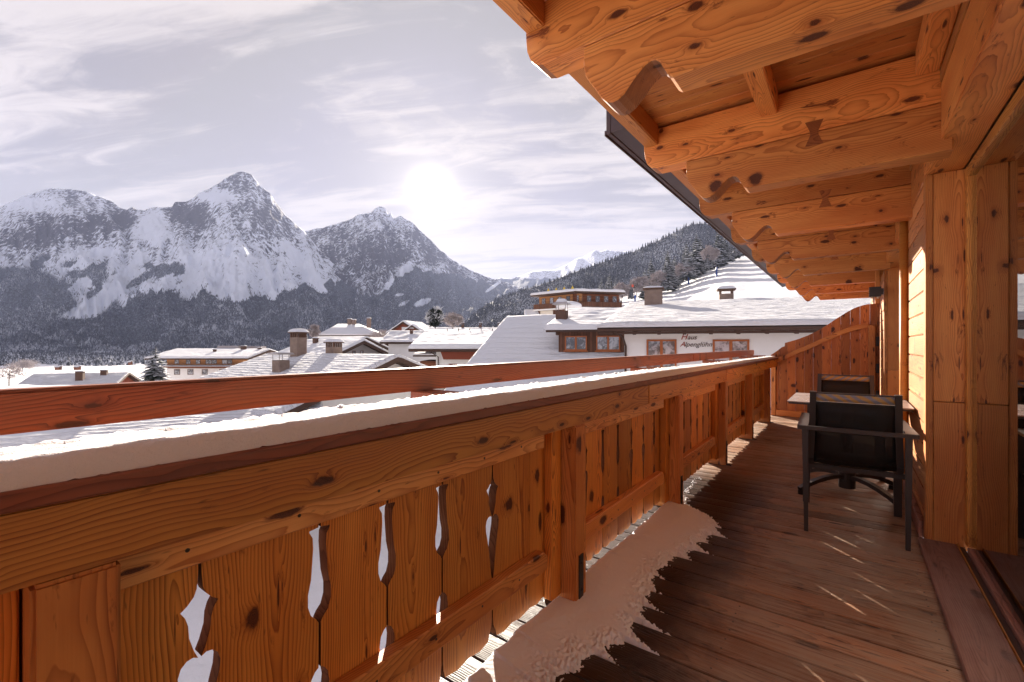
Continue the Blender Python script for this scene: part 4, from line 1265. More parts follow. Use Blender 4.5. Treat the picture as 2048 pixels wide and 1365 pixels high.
def chimney(par, x, y, z0, h_, w_=0.7, d_=0.7, mat=None, style='slab', snow=0.18):
    mat = mat or CHIM
    c = bx('chimney', par, x - w_ / 2, x + w_ / 2, y - d_ / 2, y + d_ / 2, z0 - 0.8, z0 + h_, mat, 0.02)
    zt = (h_ + 0.8) / 2
    if style == 'slab':            # posts carrying a cover
        for a in (-1, 1):
            for b_ in (-1, 1):
                bx('cap_post', c, a * w_ * .42 - .05, a * w_ * .42 + .05, b_ * d_ * .42 - .05, b_ * d_ * .42 + .05, zt + .001, zt + .22, CHIMB)
        bx('cover', c, -w_ * .66, w_ * .66, -d_ * .66, d_ * .66, zt + .221, zt + .30, CHIMB, .01)
        ztop = zt + .30; e = .68
    elif style == 'arch':
        for a in (-1, -.33, .33, 1):
            for b_ in (-1, 1):
                bx('cap_post', c, a * w_ * .42 - .045, a * w_ * .42 + .045, b_ * d_ * .42 - .05, b_ * d_ * .42 + .05, zt + .001, zt + .30, CHIMB)
        bx('cover', c, -w_ * .62, w_ * .62, -d_ * .62, d_ * .62, zt + .301, zt + .37, CHIMB, .01)
        ztop = zt + .37; e = .64
    elif style == 'tin':
        for a in (-1, 1):
            for b_ in (-1, 1):
                bx('cap_post', c, a * w_ * .45 - .015, a * w_ * .45 + .015, b_ * d_ * .45 - .015, b_ * d_ * .45 + .015, zt + .001, zt + .35, SHEET)
        me = prism_me([(-w_ * .8, 0), (-w_ * .55, .12), (w_ * .55, .12), (w_ * .8, 0)], d_ * 1.5)
        link('cover', me, SHEET, c, basis((0, 0, zt + .352), (1, 0, 0), (0, 0, 1)))
        ztop = zt + .474; e = .5
    else:
        bx('cover', c, -w_ * .6, w_ * .6, -d_ * .6, d_ * .6, zt + .001, zt + .08, CHIMB, .01)
        ztop = zt + .08; e = .6
    if snow > 0:
        nx_ = 9
        g1 = np.linspace(-1, 1, nx_)
        gx_, gy_ = np.meshgrid(g1, g1, indexing='ij')
        fall = (1 - np.abs(gx_) ** 4) * (1 - np.abs(gy_) ** 4)
        V = np.stack([gx_ * w_ * e, gy_ * d_ * e, ztop + .002 + snow * fall ** .5], -1).reshape(-1, 3)
        link('snow_cap', grid_me(V, nx_, nx_), PLAINSNOW, c)
    return c

def snow_slab(par, name, L, prof, t_, mat, seed=0, nx=70, lip=0.06, round_=0.12, lump=0.25, x0=0.0):
    """snow lying on a roof: prof = [(y,z)...] section along the roof, extruded along x"""
    ys = np.array([p[0] for p in prof]); zs = np.array([p[1] for p in prof])
    n2 = 90
    q = np.linspace(0, 1, n2)
    yy = ys[0] - lip + (ys[-1] - ys[0] + 2 * lip) * q
    zz = np.interp(yy, ys, zs)
    # smooth the ridge
    zz = np.convolve(np.pad(zz, 2, 'edge'), np.ones(5) / 5, 'valid')
    sl = (zs[1] - zs[0]) / (ys[1] - ys[0])
    xx = np.linspace(x0 - lip, L + lip, nx)
    XX, YY = np.meshgrid(xx, yy, indexing='ij')
    ZZ = np.broadcast_to(zz, XX.shape).copy()
    ex_ = np.minimum(XX - (x0 - lip), (L + lip) - XX); ey_ = np.minimum(YY - yy[0], yy[-1] - YY)
    fe = np.clip(ex_ / round_, 0, 1); fy = np.clip(ey_ / round_, 0, 1)
    fall = np.sqrt(1 - (1 - fe) ** 2) * np.sqrt(1 - (1 - fy) ** 2)
    th = t_ * (1 + lump * fbm(XX * .45 + seed * 7, YY * .5, 4, seed + 2))
    top = ZZ + th * (0.35 + 0.65 * fall)
    V = np.stack([XX, YY, top], -1)
    wob = 0.03 * fbm(XX * 1.6, YY * 1.6, 3, seed + 5)
    V[..., 1] += wob * (fy < 1); V[..., 0] += wob * (fe < 1)
    # skirt
    Vs = np.zeros((nx + 2, n2 + 2, 3)); Vs[1:-1, 1:-1] = V
    Vs[0, 1:-1] = V[0]; Vs[-1, 1:-1] = V[-1]; Vs[:, 0] = Vs[:, 1]; Vs[:, -1] = Vs[:, -2]
    low = np.zeros((nx + 2, n2 + 2)); low[1:-1, 1:-1] = ZZ + .004
    low[0, 1:-1] = low[1, 1:-1]; low[-1, 1:-1] = low[-2, 1:-1]; low[:, 0] = low[:, 1]; low[:, -1] = low[:, -2]
    Vs[0, :, 2] = low[0]; Vs[-1, :, 2] = low[-1]; Vs[:, 0, 2] = low[:, 0]; Vs[:, -1, 2] = low[:, -1]
    Vs[0, :, 0] += .03; Vs[-1, :, 0] -= .03; Vs[:, 0, 1] += .03; Vs[:, -1, 1] -= .03
    return link(name, grid_me(Vs.reshape(-1, 3), nx + 2, n2 + 2), mat, par)

def house(label, A, dr, L, run, tp, base, ohg=0.8, ohe=0.9, wallm=None, snowm=None, t_=0.26, cat='house', rafters=0, upper=None, seed=1, runb=None, nx=70, gable=None, verge=0.22):
    """gabled house. A = front left eave corner in the camera frame (right, depth, height)"""
    M, ze = frame_world(A, dr, base)
    ze -= t_ * 0.8
    h = empty('house', (0, 0, 0), label=label, cat=cat)
    h.matrix_basis = M
    runb = runb or run
    W2 = run + runb
    zr = ze + run * tp
    zeb = zr - runb * tp
    th = 0.14
    # roof slabs
    for nm, y0, z0, y1, z1 in (('f', 0, ze, run, zr), ('b', run, zr, W2, zeb)):
        bm = bmesh.new()
        vs_ = [bm.verts.new(c) for c in ((0, y0, z0 - th), (L, y0, z0 - th), (L, y1, z1 - th), (0, y1, z1 - th), (0, y0, z0), (L, y0, z0), (L, y1, z1), (0, y1, z1))]
        for f in ((0, 1, 2, 3), (7, 6, 5, 4), (0, 4, 5, 1), (1, 5, 6, 2), (2, 6, 7, 3), (3, 7, 4, 0)):
            bm.faces.new([vs_[i] for i in f])
        link('roof', finish(bm, 'roof'), BWOOD, h)
    snow_slab(h, 'roof_snow', L, [(0, ze), (run, zr), (W2, zeb)], t_, snowm or ROOFSNOW, seed, nx)
    # walls: pentagon extruded
    wz = lambda y: (ze + y * tp if y < run else zr - (y - run) * tp) - th - .01
    pts = [(ohe, 0), (W2 - ohe, 0), (W2 - ohe, wz(W2 - ohe)), (run, wz(run)), (ohe, wz(ohe))]
    link('wall', prism_me(pts, L - 2 * ohg), wallm or WALLWHITE, h, basis((L / 2, 0, 0), (0, 1, 0), (0, 0, 1)))
    # verge boards and gutter
    for xg, sg in ((-.03, -1), (L - .03, 1)):
        for y0, z0, y1, z1 in ((0, ze, run, zr), (run, zr, W2, zeb)):
            pts = [(y0, z0 + .02), (y1, z1 + .02), (y1, z1 - verge), (y0, z0 - verge)]
            link('verge_board', prism_me(pts, .05), BWOOD, h, basis((xg + .03 + (-.028 if sg < 0 else .028), 0, 0), (0, 1, 0), (0, 0, 1)))
    bm = bmesh.new(); tube(bm, [(0, -.07, ze - .08), (L, -.07, ze - .08)], .065, 8)
    link('gutter', finish(bm, 'gutter'), BWOOD, h)
    bx('eave_board', h, 0.01, L - .01, .03, .07, ze - .24, ze - .145, BWOOD)
    if rafters:
        for q in range(rafters):
            x_ = L * (q + .5) / rafters
            pts = [(.02, ze - .15), (ohe + .1, ze + (ohe + .08) * tp - .15), (ohe + .1, ze + (ohe + .08) * tp - .29), (.05, ze - .27)]
            link('rafter', prism_me(pts, .12), BWOOD, h, basis((x_, 0, 0), (0, 1, 0), (0, 0, 1)))
        for y_ in (.35, run, W2 - .35):
            bx('purlin', h, .05, ohg, y_ - .08, y_ + .08, wz(min(max(y_, .4), W2 - .4)) - .16, wz(min(max(y_, .4), W2 - .4)), BWOOD)
    info = dict(h=h, ze=ze, zr=zr, run=run, runb=runb, L=L, W2=W2, tp=tp, ohe=ohe, ohg=ohg, wz=wz)
    info['z'] = lambda y: ze + y * tp if y < run else zr - (y - run) * tp
    return info

def local_from_px(px, py, inf, A, dr, y_):
    """x along the eave for a picture column at local depth y"""
    n_ = math.hypot(*dr); a_, b_ = dr[0] / n_, dr[1] / n_
    R0, Dd0 = A[0] - b_ * y_, A[1] + a_ * y_
    s_ = (px - 1024) / F
    return (s_ * Dd0 - R0) / (a_ - b_ * s_)
# H1: the large white house at right with painted writing
D0_, tpe = 18.0, 0.178
H = house('large white house at right with painted script lettering between its two windows', (173 / F * D0_, D0_, 41 / F * D0_), (.94, -.339), 20.0, 12.2, 0.160, -8.4, ohg=.9, ohe=.9, rafters=22, snowm=ROOFSNOW, t_=.20, seed=2, nx=110)
h1 = H['h']
wy = H['ohe']
def h1u(px):      # position along the wall for a picture column
    s_ = (px - 1024) / F
    R0, Dd0 = 173 / F * D0_ + .339 * wy, D0_ + .94 * wy
    return (s_ * Dd0 - R0) / (.94 + .339 * s_)
def h1z(px, py):
    u_ = h1u(px); Dd = D0_ + .94 * wy - .339 * u_
    return (690 - py) / F * Dd + 8.4
for pa, pb_ in ((1293, 1353), (1425, 1498), (1640, 1720)):
    ua, ub = h1u(pa), h1u(pb_)
    zt_ = h1z((pa + pb_) / 2, 679.5)
    window(h1, 'F', ua, zt_ - 1.15, ub - ua, 1.15, FRAMEW, wy - .012, 2)
    window(h1, 'F', ua, zt_ - 3.9, ub - ua, 1.15, FRAMEW, wy - .012, 2)
def lettering(txt, u_, z_, size, col, shear, par, nm):
    cu = bpy.data.curves.new('txt', 'FONT')
    cu.body = txt; cu.size = size; cu.shear = shear; cu.extrude = 0.004; cu.offset = size * 0.012
    ot = bpy.data.objects.new('txt', cu); COL.objects.link(ot)
    bpy.context.view_layer.update()
    me = bpy.data.meshes.new_from_object(ot.evaluated_get(bpy.context.evaluated_depsgraph_get()))
    bpy.data.objects.remove(ot)
    wdt_ = max(v.co.x for v in me.vertices)
    me.materials.clear()
    link(nm, me, col, par, basis((u_, wy - .012, z_), (1, 0, 0), (0, 0, 1)))
    return wdt_
TXG = plain('lettering_grey', (0.13, 0.105, 0.10), .8); TXR = plain('lettering_red', (0.30, 0.06, 0.04), .8)
for txt, px_, py_, in (('Haus', 1361, 679.5), ('Alpenglühn', 1360, 693.5)):
    u_ = h1u(px_); z_ = h1z(px_, py_)
    wd_ = lettering(txt[0], u_, z_, .31 if txt[0] == 'H' else .27, TXR, .35, h1, 'lettering')
    lettering(txt[1:], u_ + wd_ * .86, z_, .255, TXG, .35, h1, 'lettering')
chimney(h1, local_from_px(1307, 0, None, (173 / F * D0_, D0_), (.94, -.339), 9.0), 9.0, H['z'](9.0) + .18, .85, .95, .8, CHIM, 'flat', .12)
chimney(h1, local_from_px(1452, 0, None, (173 / F * D0_, D0_), (.94, -.339), 13.5), 13.5, H['z'](13.5) + .18, .62, .8, .7, CHIM, 'slab', .2)
bm = bmesh.new(); tube(bm, [(0, 0, 0), (0, 0, .45)], .035, 8); tube(bm, [(0, 0, .45), (0, 0, .52)], .08, 8)
for xx in ():
    pass
# downpipe
bm = bmesh.new(); tube(bm, [(.6, -.07, H['ze'] - .1), (.9, .3, H['ze'] - .35), (H['ohg'] + .06, wy - .08, H['ze'] - .7), (H['ohg'] + .06, wy - .08, .2)], .045, 8)
link('downpipe', finish(bm, 'pipe'), BWOOD, h1)

# H2: broad plain snow roof left of it, with a dormer
RD = 32.0
tp2 = 0.50
run2 = 9.5
A2 = (-10 / F * RD - .359 * run2, RD - .933 * run2, 60.5 / F * RD - tp2 * run2)
H = house('broad steep snow roof with a brown windowed dormer, left of the lettered house', A2, (.933, -.359), 17.0, run2, tp2, -9.0, snowm=ROOFSNOWS, t_=.28, seed=5, wallm=WALLWHITE, nx=90)
h2 = H['h']
def on2(s_, r_):   # position along, distance below the ridge
    return s_, run2 - r_
dx0, dx1 = 4.9, 9.4
yf = run2 - 5.2
zf = H['z'](yf)
zr2 = H['zr']
dz = zf + 1.55
bx('dormer_wall', h2, dx0 + .25, dx1 + 2.2, yf, yf + 3.0, zf - .25, dz - .06, SIDV)
# a lean-to roof of low slope over the dormer
def lean(par, x0, x1, y0, y1, z0, z1, t_, seed, snow=True):
    bm = bmesh.new()
    th = .12
    vs_ = [bm.verts.new(c) for c in ((x0, y0, z0 - th), (x1, y0, z0 - th), (x1, y1, z1 - th), (x0, y1, z1 - th), (x0, y0, z0), (x1, y0, z0), (x1, y1, z1), (x0, y1, z1))]
    for f in ((0, 1, 2, 3), (7, 6, 5, 4), (0, 4, 5, 1), (1, 5, 6, 2), (2, 6, 7, 3), (3, 7, 4, 0)):
        bm.faces.new([vs_[i] for i in f])
    link('dormer_roof', finish(bm, 'roof'), BWOOD, par)
    if snow:
        snow_slab(par, 'dormer_snow', x1, [(y0, z0), (y1, z1)], t_, PLAINSNOW, seed, 50, lip=.10, lump=.5, x0=x0)
lean(h2, dx0 - .35, dx1 + 2.6, yf - .45, yf + 4.0, dz - .05, dz + 1.15, .30, 9)
for (a, b_) in ((dx0 + .62, dx0 + 1.85), (dx0 + 2.35, dx0 + 3.62)):
    window(h2, 'F', a, zf + .38, (b_ - a), .80, FRAMEW, yf - .012, 2)
bx('apron_gutter', h2, dx0 + .1, dx1 + 2.3, yf - .22, yf - .02, zf - .12, zf + .06, BWOOD)
tp_ch = dz + .25
chimney(h2, dx0 + .15, yf + 1.1, tp_ch + .25, .62, .62, .55, CHIMB, 'tin', .22)
chimney(h2, 9.9, run2 - 1.2, H['z'](run2 - 1.2) + .25, .35, .22, .22, CHIMB, 'flat', 0)

# H8: snow roof at centre left, gable turned to the right
D8 = 28.0
ap = (-227 / F * D8, D8, -18 / F * D8)
run8 = 8.2; tp8 = .323
L8 = 12.6
# local x runs from the left end towards the gable at right; local y away from us
dirr = (.875, -.485)
A8 = (ap[0] - .875 * L8 - .485 * run8, ap[1] + .485 * L8 - .875 * run8, ap[2] - tp8 * run8)
H = house('white gabled house in the centre with two tall chimneys beside its snowy ridge', A8, dirr, L8, run8, tp8, -10.0, snowm=ROOFSNOW, t_=.24, seed=8, ohg=1.2, ohe=1.0, wallm=WALLWHITE, nx=90, verge=.30, rafters=10)
h8 = H['h']
xw = L8 - 1.2
for (yc_, zc_, w_, hh_) in ((run8 - 3.0, 5.3, 1.7, 1.0), (run8 + 1.6, 5.3, 1.4, 1.0), (run8 - .3, 7.5, .55, .7), (run8 + 4.3, 5.3, 1.3, 1.0)):
    window(h8, 'E', yc_ - w_ / 2, zc_, w_, hh_, FRAMED, xw + .012, 2 if w_ > 1 else 1)
bx('gable_beam', h8, xw + .001, xw + .9, run8 - .11, run8 + .11, H['wz'](run8) - .25, H['wz'](run8), BWOOD)
for y_ in (run8 - 4, run8 + 4):
    bx('gable_beam', h8, xw + .001, xw + .9, y_ - .1, y_ + .1, H['wz'](y_) - .25, H['wz'](y_), BWOOD)
x_ = local_from_px(597, 722, H, A8, dirr, run8 - .6); chimney(h8, x_, run8 - .6, H['z'](run8 - .6) + .1, 1.35, .78, .78, CHIM, 'arch', .24)
x_ = local_from_px(668, 705, H, A8, dirr, run8 + 1.0); chimney(h8, x_, run8 + 1.0, H['z'](run8 + 1.0) + .1, .80, .80, .8, CHIM, 'arch', .24)
x_ = local_from_px(562, 750, H, A8, dirr, run8 - 3.3); chimney(h8, x_, run8 - 3.3, H['z'](run8 - 3.3) + .1, .75, .72, .72, CHIM, 'tin', .03)

# H7: behind, roof with a grey gable at right
D7 = 55.0
dir7 = (.90, -.43)
L7, run7, tp7 = 9.5, 5.6, .36
ap7 = (-(1024 - 728) / F * D7, D7, (690 - 678) / F * D7)
A7 = (ap7[0] - dir7[0] * L7 + dir7[1] * run7, ap7[1] - dir7[1] * L7 - dir7[0] * run7, ap7[2] - tp7 * run7)
H = house('grey-gabled house with a dark balcony behind the central snowy ridge', A7, dir7, L7, run7, tp7, -9.0, snowm=ROOFSNOWS, t_=.3, seed=12, wallm=WALLGREY, ohg=1.0, verge=.35)
h7 = H['h']
for y_ in (run7 - .95, run7 + .35):
    window(h7, 'E', y_, H['zr'] - 2.1, .55, .9, FRAMED, L7 - 1.0 + .012, 1)
bx('balcony', h7, L7 - .99, L7 - .1, run7 - 3.0, run7 + 2.6, H['zr'] - 3.2, H['zr'] - 2.35, SIDB)
chimney(h7, 3.0, run7 - 1.5, H['z'](run7 - 1.5) + .2, .6, .5, .5, CHIMB, 'flat', .15)
# H7b: second gable right behind it
D7b = 64.0
ap7 = (-(1024 - 733) / F * D7b, D7b, (690 - 672.5) / F * D7b)
A7 = (ap7[0] - dir7[0] * L7 + dir7[1] * 7.5, ap7[1] - dir7[1] * L7 - dir7[0] * 7.5, ap7[2] - .33 * 7.5)
H = house('pale gabled house peeping out behind the grey-gabled house', A7, dir7, L7, 7.5, .33, -9.0, snowm=ROOFSNOWS, t_=.3, seed=14, wallm=WALLCREAM, ohg=.7, verge=.3)

# H6: hip roofed house behind
def hip_house(label, px0, px1, D, yr, ye, rx0, rx1, depth, base, wallm, seed, chs=(), wins=()):
    """hip roof: eave px0..px1 at picture height ye, ridge rx0..rx1 at yr"""
    h = empty('house', (0, 0, 0), label=label, cat='house')
    R0 = (px0 - 1024) / F * D; R1 = (px1 - 1024) / F * D; Ze = (690 - ye) / F * D
    Dr_ = D + depth / 2
    Zr_ = (690 - yr) / F * Dr_
    q0 = (rx0 - 1024) / F * Dr_; q1 = (rx1 - 1024) / F * Dr_
    M, ze = frame_world((R0, D, Ze), (1, 0), base)
    h.matrix_basis = M
    Lx = R1 - R0; zr_ = Zr_ - base
    E = [(0, 0, ze), (Lx, 0, ze), (Lx, depth, ze), (0, depth, ze)]
    Rg_ = [(q0 - R0, depth / 2, zr_), (q1 - R0, depth / 2, zr_)]
    for nm, t0, m__, gr in (('roof', 0.0, BWOOD, 0), ('roof_snow', .30, PLAINSNOW, .05)):
        bm = bmesh.new()
        e_ = [bm.verts.new((c[0] + (-gr if c[0] == 0 else gr), c[1] + (-gr if c[1] == 0 else gr), c[2] + t0 - (.14 if not t0 else 0))) for c in E]
        lo_ = [bm.verts.new((c[0], c[1], c[2] - (.3 if not t0 else -.004))) for c in E]
        r_ = [bm.verts.new((c[0], c[1], c[2] + t0 * .9 - (.14 if not t0 else 0))) for c in Rg_]
        bm.faces.new((e_[0], e_[1], r_[1], r_[0])); bm.faces.new((e_[1], e_[2], r_[1])); bm.faces.new((e_[2], e_[3], r_[0], r_[1])); bm.faces.new((e_[3], e_[0], r_[0]))
        for q in range(4):
            bm.faces.new((lo_[q], lo_[(q + 1) % 4], e_[(q + 1) % 4], e_[q]))
        bm.faces.new(lo_[::-1])
        link(nm, finish(bm, nm, .08 if t0 else 0, 2, bool(t0)), m__, h)
    bx('wall', h, .8, Lx - .8, .8, depth - .8, 0, ze - .15, wallm)
    for (cx__, cy__, hh_) in chs:
        chimney(h, cx__, cy__, zr_ + .1, hh_, .8, .8, CHIM, 'flat', .2)
    for (u_, z_, w_, hh_) in wins:
        window(h, 'F', u_, ze - z_, w_, hh_, FRAMED, .8 - .012, 1)
    return h, Lx, ze, zr_
hip_house('hip-roofed snowy house with two roof chimneys in the middle distance', 638, 745, 100, 650.5, 671, 676, 718, 12.0, -12, WALLWHITE, 3, chs=((4.6, 6, 1.2), (5.6, 6, 1.0), (9.4, 5.0, 1.3)), wins=((2, 2.4, 1, 1.2), (5, 2.4, 1, 1.2)))
# smaller hip / low house in front of it
H = house('low snow-roofed annex in front of the hip-roofed house', (-(1024 - 640) / F * 84, 84, -1.2), (1, .02), 9.5, 4.2, .42, -11, snowm=PLAINSNOW, t_=.35, seed=18, wallm=SIDB, nx=40)
chimney(H['h'], 5.0, 3.0, H['z'](3.0) + .2, .7, .6, .6, CHIMB, 'flat', .1)
H = house('dark-eaved long house joining the annex at right', (-(1024 - 690) / F * 80, 80, .35), (1, -.10), 7.5, 4.0, .25, -11, snowm=PLAINSNOW, t_=.30, seed=19, wallm=SIDB, nx=40)

# H5: white house with a plain wall
D5 = 58.0
H = house('plain white house with a small black chimney left of the brown-balconied house', (-(1024 - 760) / F * D5, D5, (690 - 681.5) / F * D5), (1, 0), 9.0, 4.4, .32, -9.0, snowm=ROOFSNOWS, t_=.25, seed=22, wallm=WALLWHITE, ohg=.9, ohe=.7, nx=40)
h5 = H['h']
chimney(h5, 3.4, 2.8, H['z'](2.8) + .1, .55, .38, .38, CHIMB, 'slab', .08)
# H12: reddish double gable behind
D12 = 84.0
for lab, pxa, ya_, rn, sd in (('house with a red-brown timber gable rising behind the plain white house', 806, 641, 3.6, 30), ('smaller red-brown gable in front of the taller timber gable', 824, 648, 2.5, 31)):
    d_ = D12 - (0 if sd == 30 else 5)
    dirg = (.25, .97)           # ridge runs away from us
    ap12 = ((pxa - 1024) / F * d_, d_, (690 - ya_) / F * d_)
    # eave direction = ridge direction; local y towards the left
    L12 = 8.0
    A12 = (ap12[0] + dirg[1] * rn, ap12[1] - dirg[0] * rn, ap12[2] - .62 * rn)
    H = house(lab, A12, dirg, L12, rn, .62, -10.0, snowm=PLAINSNOW, t_=.3, seed=sd, wallm=SIDR, ohg=.5, ohe=.5, nx=30, verge=.35)
    bx('wall_panel', H['h'], .44, .49, rn - .5, rn + .5, H['zr'] - 2.6, H['zr'] - 1.0, WALLWHITE)
# snow roof continuing right of the gables
H = house('long low snow roof with small chimneys beyond the brown-balconied house', (-(1024 - 842) / F * 76, 76, 1.7), (1, .02), 14.0, 4.5, .30, -10.0, snowm=PLAINSNOW, t_=.35, seed=33, wallm=WALLCREAM, nx=50)
for x_ in (6.6, 9.7, 13.0):
    chimney(H['h'], x_, 4.2, H['zr'] + .1, .7, .45, .45, CHIMB, 'slab', .12)

# H4: white house with broad brown band
D4 = 40.0
H = house('white house with a broad brown boarded band under its thick snow roof, right of centre', (-(1024 - 818) / F * D4, D4, (690 - 691) / F * D4), (1, -.02), 11.0, 7.2, .225, -9.0, snowm=ROOFSNOWS, t_=.42, seed=26, wallm=WALLWHITE, ohg=2.2, ohe=1.0, nx=60)
h4 = H['h']
ze4 = H['ze']
pts = [(2.7, ze4 - .25), (10.6, ze4 - .25), (10.6, ze4 - .93), (2.95, ze4 - .93)]
link('balcony_band', prism_me(pts, .5), SIDR, h4, basis((0, .74, 0), (1, 0, 0), (0, 0, 1)))
bx('side_balcony', h4, .7, 2.19, 1.2, 5.5, ze4 - 2.6, ze4 - 1.1, SIDB)
snow_slab(h4, 'ledge_snow', 2.2, [(1.0, ze4 - .55), (5.5, ze4 - .25)], .15, PLAINSNOW, 44, 20, x0=.1)
bx('side_roof', h4, .1, 2.19, 1.0, 5.6, ze4 - .70, ze4 - .56, BWOOD)
for u_ in (3.35, 6.15, 7.45):
    window(h4, 'F', u_, ze4 - 2.05, .75 if u_ < 5 else .58, .72, FRAMED if u_ > 4 else SIDR, 1.0 - .012, 1)
bm = bmesh.new(); tube(bm, [(2.0, -.07, ze4 - .1), (2.0, -.07, ze4 - .3), (2.42, .85, ze4 - .7), (2.42, .85, .2)], .05, 8)
link('downpipe', finish(bm, 'pipe'), BWOOD, h4)
for k_ in range(7):
    bx('snow_guard', h4, 2.3 + k_ * 1.15, 2.38 + k_ * 1.15, 6.3, 6.36, H['z'](6.3) + .3, H['z'](6.3) + .62, BWOOD)
for u_ in (3.6, 7.6):
    window(h4, 'F', u_, ze4 - 4.6, 1.3, 1.1, FRAMED, 1.0 - .012, 2)

# H9: long hotel at left
D9 = 88.0
A9 = (-(1024 - 290) / F * D9, D9, (690 - 714.5) / F * D9)
H = house('long two-tone hotel at left with an orange timber storey above a white one', A9, (.995, .03), 19.6, 8.5, .185, -12.0, snowm=ROOFSNOWS, t_=.35, seed=40, wallm=WALLWHITE, ohg=2.6, ohe=2.2, cat='hotel', nx=60, verge=.35)
h9 = H['h']; ze9 = H['ze']
bx('timber_storey', h9, 2.9, 17.6, 1.75, 14.6, ze9 - 1.55, ze9 - .02, SIDO)
bx('ledge', h9, 2.5, 17.4, .55, 1.74, ze9 - 1.95, ze9 - 1.58, SIDB)
snow_slab(h9, 'ledge_snow', 17.3, [(.5, ze9 - 1.57), (1.74, ze9 - 1.42)], .10, PLAINSNOW, 45, 40, x0=2.6)
for u_, w_ in ((4.4, .9), (6.6, .9), (8.5, .9), (10.4, 2.2), (13.6, 2.0)):
    window(h9, 'F', u_, ze9 - 1.15, w_, .85, FRAMED, 1.75 - .012, 2 if w_ > 1 else 1, sill=False)
for u_ in (4.0, 6.6, 9.4, 12.8):
    window(h9, 'F', u_, ze9 - 3.3, 1.15, 1.1, FRAMED, 2.2 - .012, 1, sill=False)
window(h9, 'E', 6.0, ze9 - 2.0, 1.0, 1.6, FRAMEWH, 17.6 + .012, 1, sill=False)
chimney(h9, 10.2, 5.0, H['z'](5.0) + .2, .5, .5, .5, CHIMB, 'flat', .1)
chimney(h9, 14.6, 7.6, H['z'](7.6) + .2, .7, .9, .7, CHIMB, 'flat', .1)
chimney(h9, 17.9, 7.6, H['z'](7.6) + .2, .3, .7, .4, CHIMB, 'flat', .1)
bx('roof_plant', h9, 8.0, 12.5, 9.5, 11.5, H['zr'] - .4, H['zr'] + .85, SHEET)
bx('roof_plant', h9, 12.9, 17.3, 9.5, 11.5, H['zr'] - .4, H['zr'] + .75, SHEET)

# H10: farm house at left, ridge running to the right, brown gable at left
D10 = 62.0
dir10 = (.93, .36)
apx = ((68 - 1024) / F * D10, D10, (690 - 747) / F * D10)
run10, tp10 = 6.5, .34
A10 = (apx[0] + dir10[1] * run10 * 1.0, apx[1] - dir10[0] * run10, apx[2] - tp10 * run10)
H = house('low barn-like house at far left with brown gable and two roof chimneys', A10, dir10, 10.5, run10, tp10, -14.0, snowm=ROOFSNOW, t_=.16, seed=48, wallm=SIDR, ohg=.8, ohe=.8, nx=70, verge=.25)
h10 = H['h']
chimney(h10, 6.0, run10 - 2.6, H['z'](run10 - 2.6) + .1, 1.1, .8, .7, CHIMB, 'flat', .12)
chimney(h10, 8.0, run10 - 1.0, H['z'](run10 - 1.0) + .1, .6, .7, .6, CHIMB, 'flat', .12)
bx('lean_to', h10, -.3, .75, 1.0, 3.0, H['ze'] - 1.0, H['ze'] + .1, SIDB)

# snow roofs just behind the rail at far left, seen as plain white mounds
for lab, A_, dr_, L_, rn_, tp_, bs, sd in (
        ('thickly snowed low roof at the far left edge behind the hand rail', (-34, 24.5, -3.25), (.9, -.3), 13, 5.5, .10, -9.5, 50),
        ('rounded snow mound of a small roof above the hand rail, left of the hotel', (-37, 37.0, -4.75), (1, -.12), 6.5, 4.2, .28, -10.5, 51)):
    H = house(lab, A_, dr_, L_, rn_, tp_, bs, snowm=PLAINSNOW, t_=.45, seed=sd, wallm=SIDB, nx=50)
# the nearest roofs seen between the two rails
H = house('brown boarded barn close below at far left, seen between the rails', (-19.5, 12.6, -4.1), (.62, .78), 10.5, 5.2, .42, -9.0, snowm=ROOFSNOWS, t_=.16, seed=53, wallm=SIDV, ohg=.9, ohe=.5, nx=50, verge=.20)
H = house('wide snow roof close below at left, showing between the hand rail and the snowy cap', (-15.5, 14.5, -4.3), (.9, .43), 9.0, 7.5, .22, -9.0, snowm=ROOFSNOW, t_=.22, seed=54, wallm=WALLWHITE, nx=80)

# H3: dark block hotel on the rise behind
D3 = 92.0
h3 = empty('hotel', (0, 0, 0), label='modern brown hotel block with balconies and a thick flat snow roof behind the dormer', cat='hotel')
M3, z3 = frame_world(((1066 - 1024) / F * D3, D3, 0), (.72, -.69), 0)
h3.matrix_basis = M3
# two wings meeting at a blunt corner near px 1150
zt3 = (690 - 591) / F * D3
zm = zt3 - 2.9; zb3 = zt3 - 6.5
Lw1, Lw2 = 10.6, 9.5
